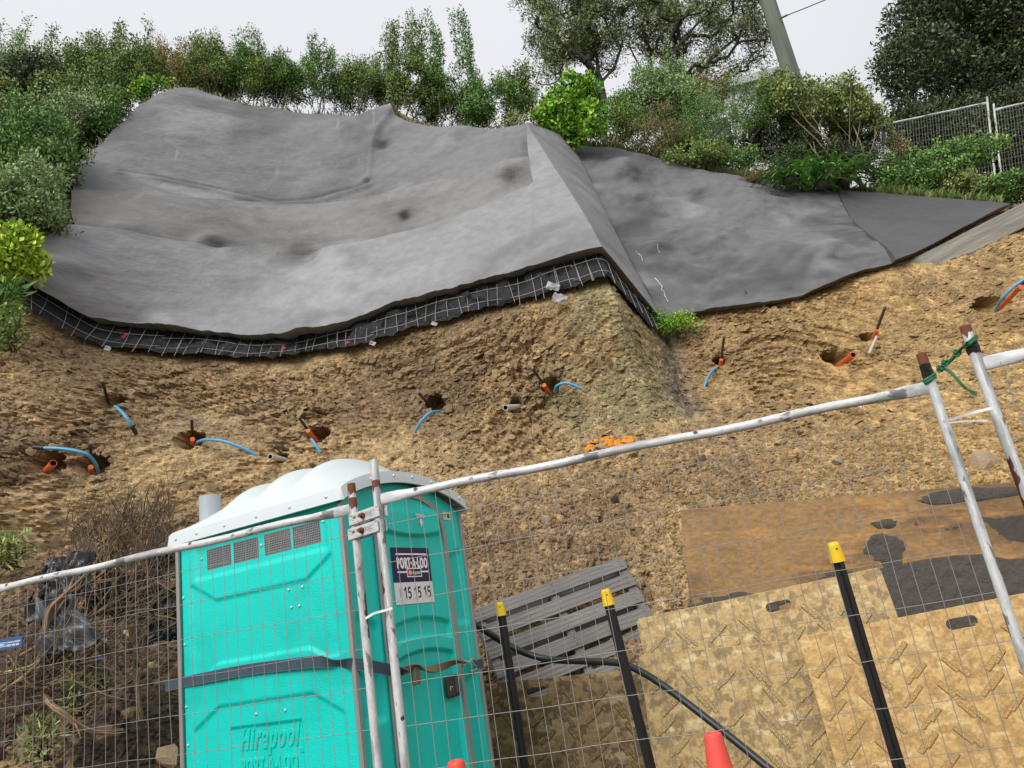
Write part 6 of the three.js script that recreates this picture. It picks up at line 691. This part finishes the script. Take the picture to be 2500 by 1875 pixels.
strap('tuft of dry straw-coloured grass on the wall top', [5.034,8.579,-12.7], 170, 0.5, 0.007, [[0.4, 0.28, 0.12], [0.3, 0.2, 0.08], [0.48, 0.36, 0.18]], 35, 'dry_grass_tuft', 'grass tufts on the wall top'); strap('second dry grass tuft behind the first', [5.344,8.738,-12.9], 120, 0.5, 0.007, [[0.36, 0.25, 0.1], [0.25, 0.18, 0.07]], 36, 'dry_grass_tuft', 'grass tufts on the wall top');
{ // grass along the crest, uncountable
  const r = rng(91), pos = [], idx = [], col = []; const line = (l, n, h, pals) => { for (let i = 0; i < n; i++) { const p = resample(l, r()), y = p[1] + 0.02, z = -back(p[0], p[1]) + 0.05 - 0.5 * r(), hh = h * (0.4 + 0.9 * r()), lx = (r() - 0.5) * hh, lz = (r() - 0.35) * hh, c = pals[(r() * pals.length) | 0], k = 0.7 + 0.6 * r(), b = pos.length / 3; pos.push(p[0] - 0.005, y, z, p[0] + 0.005, y, z, p[0] + lx * 0.4 + 0.004, y + hh * 0.7, z + lz * 0.4, p[0] + lx, y + hh * (0.75 + 0.3 * r()), z + lz); idx.push(b, b + 1, b + 2, b, b + 2, b + 3); for (let j = 0; j < 4; j++) col.push(c[0] * k, c[1] * k, c[2] * k); } };
  line(topRight, 5200, 0.24, [[0.12, 0.16, 0.04], [0.2, 0.17, 0.06], [0.08, 0.12, 0.03]]); line(panelTop, 4200, 0.25, [[0.13, 0.2, 0.035], [0.2, 0.2, 0.06], [0.09, 0.15, 0.03]]); line(topLeft.slice(0, 12), 2200, 0.16, [[0.1, 0.14, 0.04], [0.2, 0.16, 0.06]]); line(topLeft.slice(12), 2600, 0.14, [[0.1, 0.12, 0.04], [0.16, 0.12, 0.05]]); line(seamLow.slice(0, 5), 900, 0.12, [[0.14, 0.14, 0.04], [0.09, 0.12, 0.03]]);
  const o = mesh('grass', geo(pos, idx, null, col), leafM); o.userData.kind = 'stuff'; o.userData.label = 'rough grass along the top of the walls';
}
// ---------------------------------------------------------------- behind the crest: pole, wire, house, far fence, edge beam
{
  const t = thing('power_pole', 'tall grey-green power pole rising behind the pale shrub', 'power pole'), p = [7.455,10.005,-15], poleT = tex(256, 512, (u, v) => { const a = tfbm(u, (v * 1) % 1, 10, 4, 851), b = tfbm(u, v, 4, 4, 855), k = 0.43 + 0.16 * (a - 0.5) + 0.2 * (b - 0.5); return [k * 0.95, k * 1.03, k * 0.9]; });
  t.position.set(p[0], p[1] - 0.6, p[2]); const g = new THREE.CylinderGeometry(0.14, 0.205, 10, 28); g.translate(0, 5, 0); mesh('shaft', g, std([0.95, 0.95, 0.95], 0.85, { map: poleT }), t); mesh('cross_arm', box(1.8, 0.12, 0.1, 0.1, 9.2, 0.2, 0.01), std([0.2, 0.16, 0.12], 0.9), t); for (const x of [-0.6, 0.1, 0.8]) { const i = new THREE.CylinderGeometry(0.05, 0.07, 0.14, 12); i.translate(x, 9.33, 0.2); mesh('insulator', i, std([0.35, 0.2, 0.12], 0.3), t); }
  tag(mesh('service_wire', tube([[7.52,13.81,-14.8],[7.663,13.639,-14.5],[7.889,13.346,-14],[8.209,12.761,-13],[9.14,12.126,-11.5]], 0.012, 50, 5), std([0.06, 0.06, 0.065], 0.6)), 'thin dark service wire running off the power pole', 'wire'); const cl = rod([7.508,13.8,-14.8], [7.584,13.691,-14.6], 0.022, 0.022, 8); mesh('wire_clamp', cl, std([0.1, 0.1, 0.1], 0.6), scene.getObjectByName('service_wire'));
}
{ // house glimpsed through the shrubs
  const t = thing('house', 'pale weatherboard house with a low metal roof half hidden by shrubs', 'house'), p = [7.674,14.351,-19.5]; t.position.set(p[0], p[1] - 3.6, p[2]); t.rotation.y = -0.15; const w = 1.9, d = 5, h = 3.1; mesh('wall', box(w, h + 2.5, d, -0.6, h / 2 - 1.25, 0), std([0.72, 0.73, 0.74], 0.7), t); const boards = std([0.76, 0.77, 0.78], 0.7); for (let i = 0; i < 24; i++) { const b = box(w + 0.04, 0.19, 0.03, -0.6, -1.65 + i * 0.2, d / 2 + 0.02); b.rotateX(0); mesh('weatherboard', b, boards, t); }
  const rf = mesh('roof', (() => { const s = new THREE.Shape(); s.moveTo(-d / 2 - 0.2, 0); s.lineTo(0, 0.75); s.lineTo(d / 2 + 0.2, 0); s.lineTo(d / 2 + 0.2, -0.1); s.lineTo(0, 0.64); s.lineTo(-d / 2 - 0.2, -0.1); const g = new THREE.ExtrudeGeometry(s, { depth: w + 1, bevelEnabled: false }); g.rotateY(Math.PI / 2); g.translate(-0.6 - w / 2 - 0.5, h, 0); return g; })(), std([0.5, 0.52, 0.53], 0.5), t); mesh('fascia', box(w + 1, 0.22, 0.05, -0.6, h - 0.05, d / 2 + 0.23), std([0.42, 0.44, 0.42], 0.6), rf);
  for (const x of [-1.2]) { const wd = mesh('window', box(1.1, 1.1, 0.06, x, 1.75, d / 2 + 0.05), std([0.8, 0.8, 0.8], 0.5), t); mesh('pane', box(0.9, 0.9, 0.02, x, 1.75, d / 2 + 0.09), std([0.05, 0.06, 0.07], 0.08), wd); }
}
function farPanel(label, a, b, seed) { const A = V(a), B = V(b); return fencePanel(label, [A.x, A.z], [B.x, B.z], 2.0, [2.14, 2.14], { base: (A.y + B.y) / 2 - 2, group: 'fence panels on the top of the bank', seed, r: 0.022, wire: 0.0024, rack: 0.24 }); }
for (const [l, a, b, s] of [['far fence panel half hidden behind brown shrub stems', [6.689,10.213,-14.6], [8.719,10.411,-14.5], 41], ['far fence panel in front of the dark hedge with dead creeper', [8.723,10.326,-14.4], [10.852,10.346,-14.2], 42], ['far fence panel at the picture edge with a rusty post', [10.891,10.135,-14.15], [12.993,10.084,-13.9], 43], ['far fence panel behind the upright green shrub', [5.089,10.226,-14.85], [6.674,10.453,-14.7], 44]]) { const q = farPanel(l, a, b, s); delete q.userData.len; }
{ // sloping edge beam over the cut at the right
  const A = V([5.382,5.212,-9.62]), B = V([7.673,5.825,-9]), t = thing('slab_edge', 'plain grey concrete slab edge sloping above the yellow cut', 'slab edge'); const x = B.clone().sub(A), L = x.length(); x.normalize(); const y = new THREE.Vector3(0, 1, 0).addScaledVector(x, -x.y).normalize(), z = x.clone().cross(y); t.position.copy(A); t.quaternion.setFromRotationMatrix(new THREE.Matrix4().makeBasis(x, y, z)); const bt = tex(1024, 256, (u, v) => { const g = tfbm(u, v, 8, 5, 871), b = tfbm(u, v, 6, 4, 875), k = 0.58 + 0.24 * (g - 0.5) + 0.24 * (b - 0.5); return lerp3([k, k * 0.98, k * 0.93], [0.5, 0.44, 0.34], 0.3 * sm(0.55, 0.7, b)); }); bt.repeat.set(0.6, 1); const bm = std([0.85, 0.85, 0.85], 0.85, { map: bt, bumpMap: matBump, bumpScale: 0.008 });
  mesh('slab', box(L, 0.3, 0.3, L / 2, -0.15, -0.1, 0.015), bm, t);
  mesh('rubble_edge', (() => { const g = []; const r = rng(95); for (let i = 0; i < 150; i++) { const s = stoneGeo(960 + i % 6, 0.7); const k = 0.03 + 0.05 * r(); s.scale(k, k, k); s.translate(1.2 + r() * (L - 1.2), -0.36 - 0.06 * r(), 0.02 * (r() - 0.5)); g.push(s); } return g; })(), std([0.1, 0.08, 0.055], 0.95), t).userData.kind = 'stuff';
}
picket('short steel picket with yellow cap among the weeds at the far fence', [9.169,8.709,-13.3], [9.086,7.992,-13.4], 0.06, 'far pickets with yellow caps'); picket('stub of a yellow-capped picket beside the far fence block', [9.143,8.064,-13.1], [9.065,7.606,-13.2], 0.06, 'far pickets with yellow caps');
{ const g = new THREE.CylinderGeometry(0.12, 0.34, 0.32, 7); g.scale(1.2, 1, 0.8); g.translate(...[9.508,8.139,-13.5]); tag(mesh('concrete_block', g, std([0.3, 0.29, 0.26], 0.9)), 'mossy concrete fence block at the foot of the far fence', 'fence block');
  tag(mesh('drain_hose', tube([[9.259,7.565,-12.9],[9.355,7.511,-12.7],[9.436,7.432,-12.5],[9.647,7.298,-12.2]], 0.06, 40, 10), std([0.02, 0.02, 0.022], 0.6)), 'ribbed black drain hose beside the far fence', 'hose');
  const s = new THREE.PlaneGeometry(0.4, 0.2, 6, 4), q = s.attributes.position; for (let i = 0; i < q.count; i++) q.setZ(i, 0.08 * (h2(i, 4, 5) - 0.5)); s.rotateZ(-0.8); s.computeVertexNormals(); s.translate(...[9.156,7.317,-12.6]); tag(mesh('membrane_scrap', s, std([0.12, 0.12, 0.125], 0.5)), 'loose dark membrane scrap where panel meets the slab edge', 'membrane scrap'); }
{ // loose sticks and larger stones on the scree
  tag(mesh('stick', taper([[2.115,2.415,-6.9],[2.157,2.417,-6.85],[2.212,2.402,-6.8],[2.26,2.353,-6.7]], 0.012, 0.006, 6, 12), barkM), 'curved brown stick lying on the scree above the plywood', 'stick'); tag(mesh('stick', taper([[2.55,2.231,-6.5],[2.584,2.171,-6.45],[2.621,2.126,-6.4]], 0.012, 0.007, 6, 8), barkM), 'short split stick near the fence post on the scree', 'stick');
  const rk = (label, p, s, k, seed) => { const o = mesh('boulder', stoneGeo(seed, 0.75), std(k, 0.9, { flatShading: true, bumpMap: grainBump, bumpScale: 0.01 })); o.position.set(...p); o.scale.setScalar(s); o.rotation.set(seed, seed * 2, 0.3); tag(o, label, 'rock', 'larger rocks on the scree'); };
  rk('angular pale grey rock in the middle of the scree', [2.847,2.422,-7.124], 0.06, [0.36, 0.3, 0.23], 3); rk('broad buff rock between the tied fence posts', [3.703,2.123,-6.355], 0.12, [0.4, 0.3, 0.2], 4); rk('pale rock on the scree near the orange paint', [0.117,2.36,-7.278], 0.05, [0.42, 0.34, 0.24], 5); rk('dark rock on the scree left of the pale one', [0.795,2.478,-7.417], 0.05, [0.16, 0.13, 0.11], 6); rk('buff rock at the edge of the toilet roof', [-0.421,2.449,-7.345], 0.055, [0.38, 0.29, 0.19], 8); rk('large brown rock under the brush pile', [-2.712,1.233,-4.85], 0.08, [0.24, 0.17, 0.11], 9); rk('round ochre rock low beside the toilet', [-2.418,1.043,-5], 0.08, [0.42, 0.31, 0.18], 10); rk('red-brown rock beside the toilet strap', [-2.493,1.494,-5.3], 0.05, [0.3, 0.16, 0.1], 11);
}
renderer.render(scene, camera);
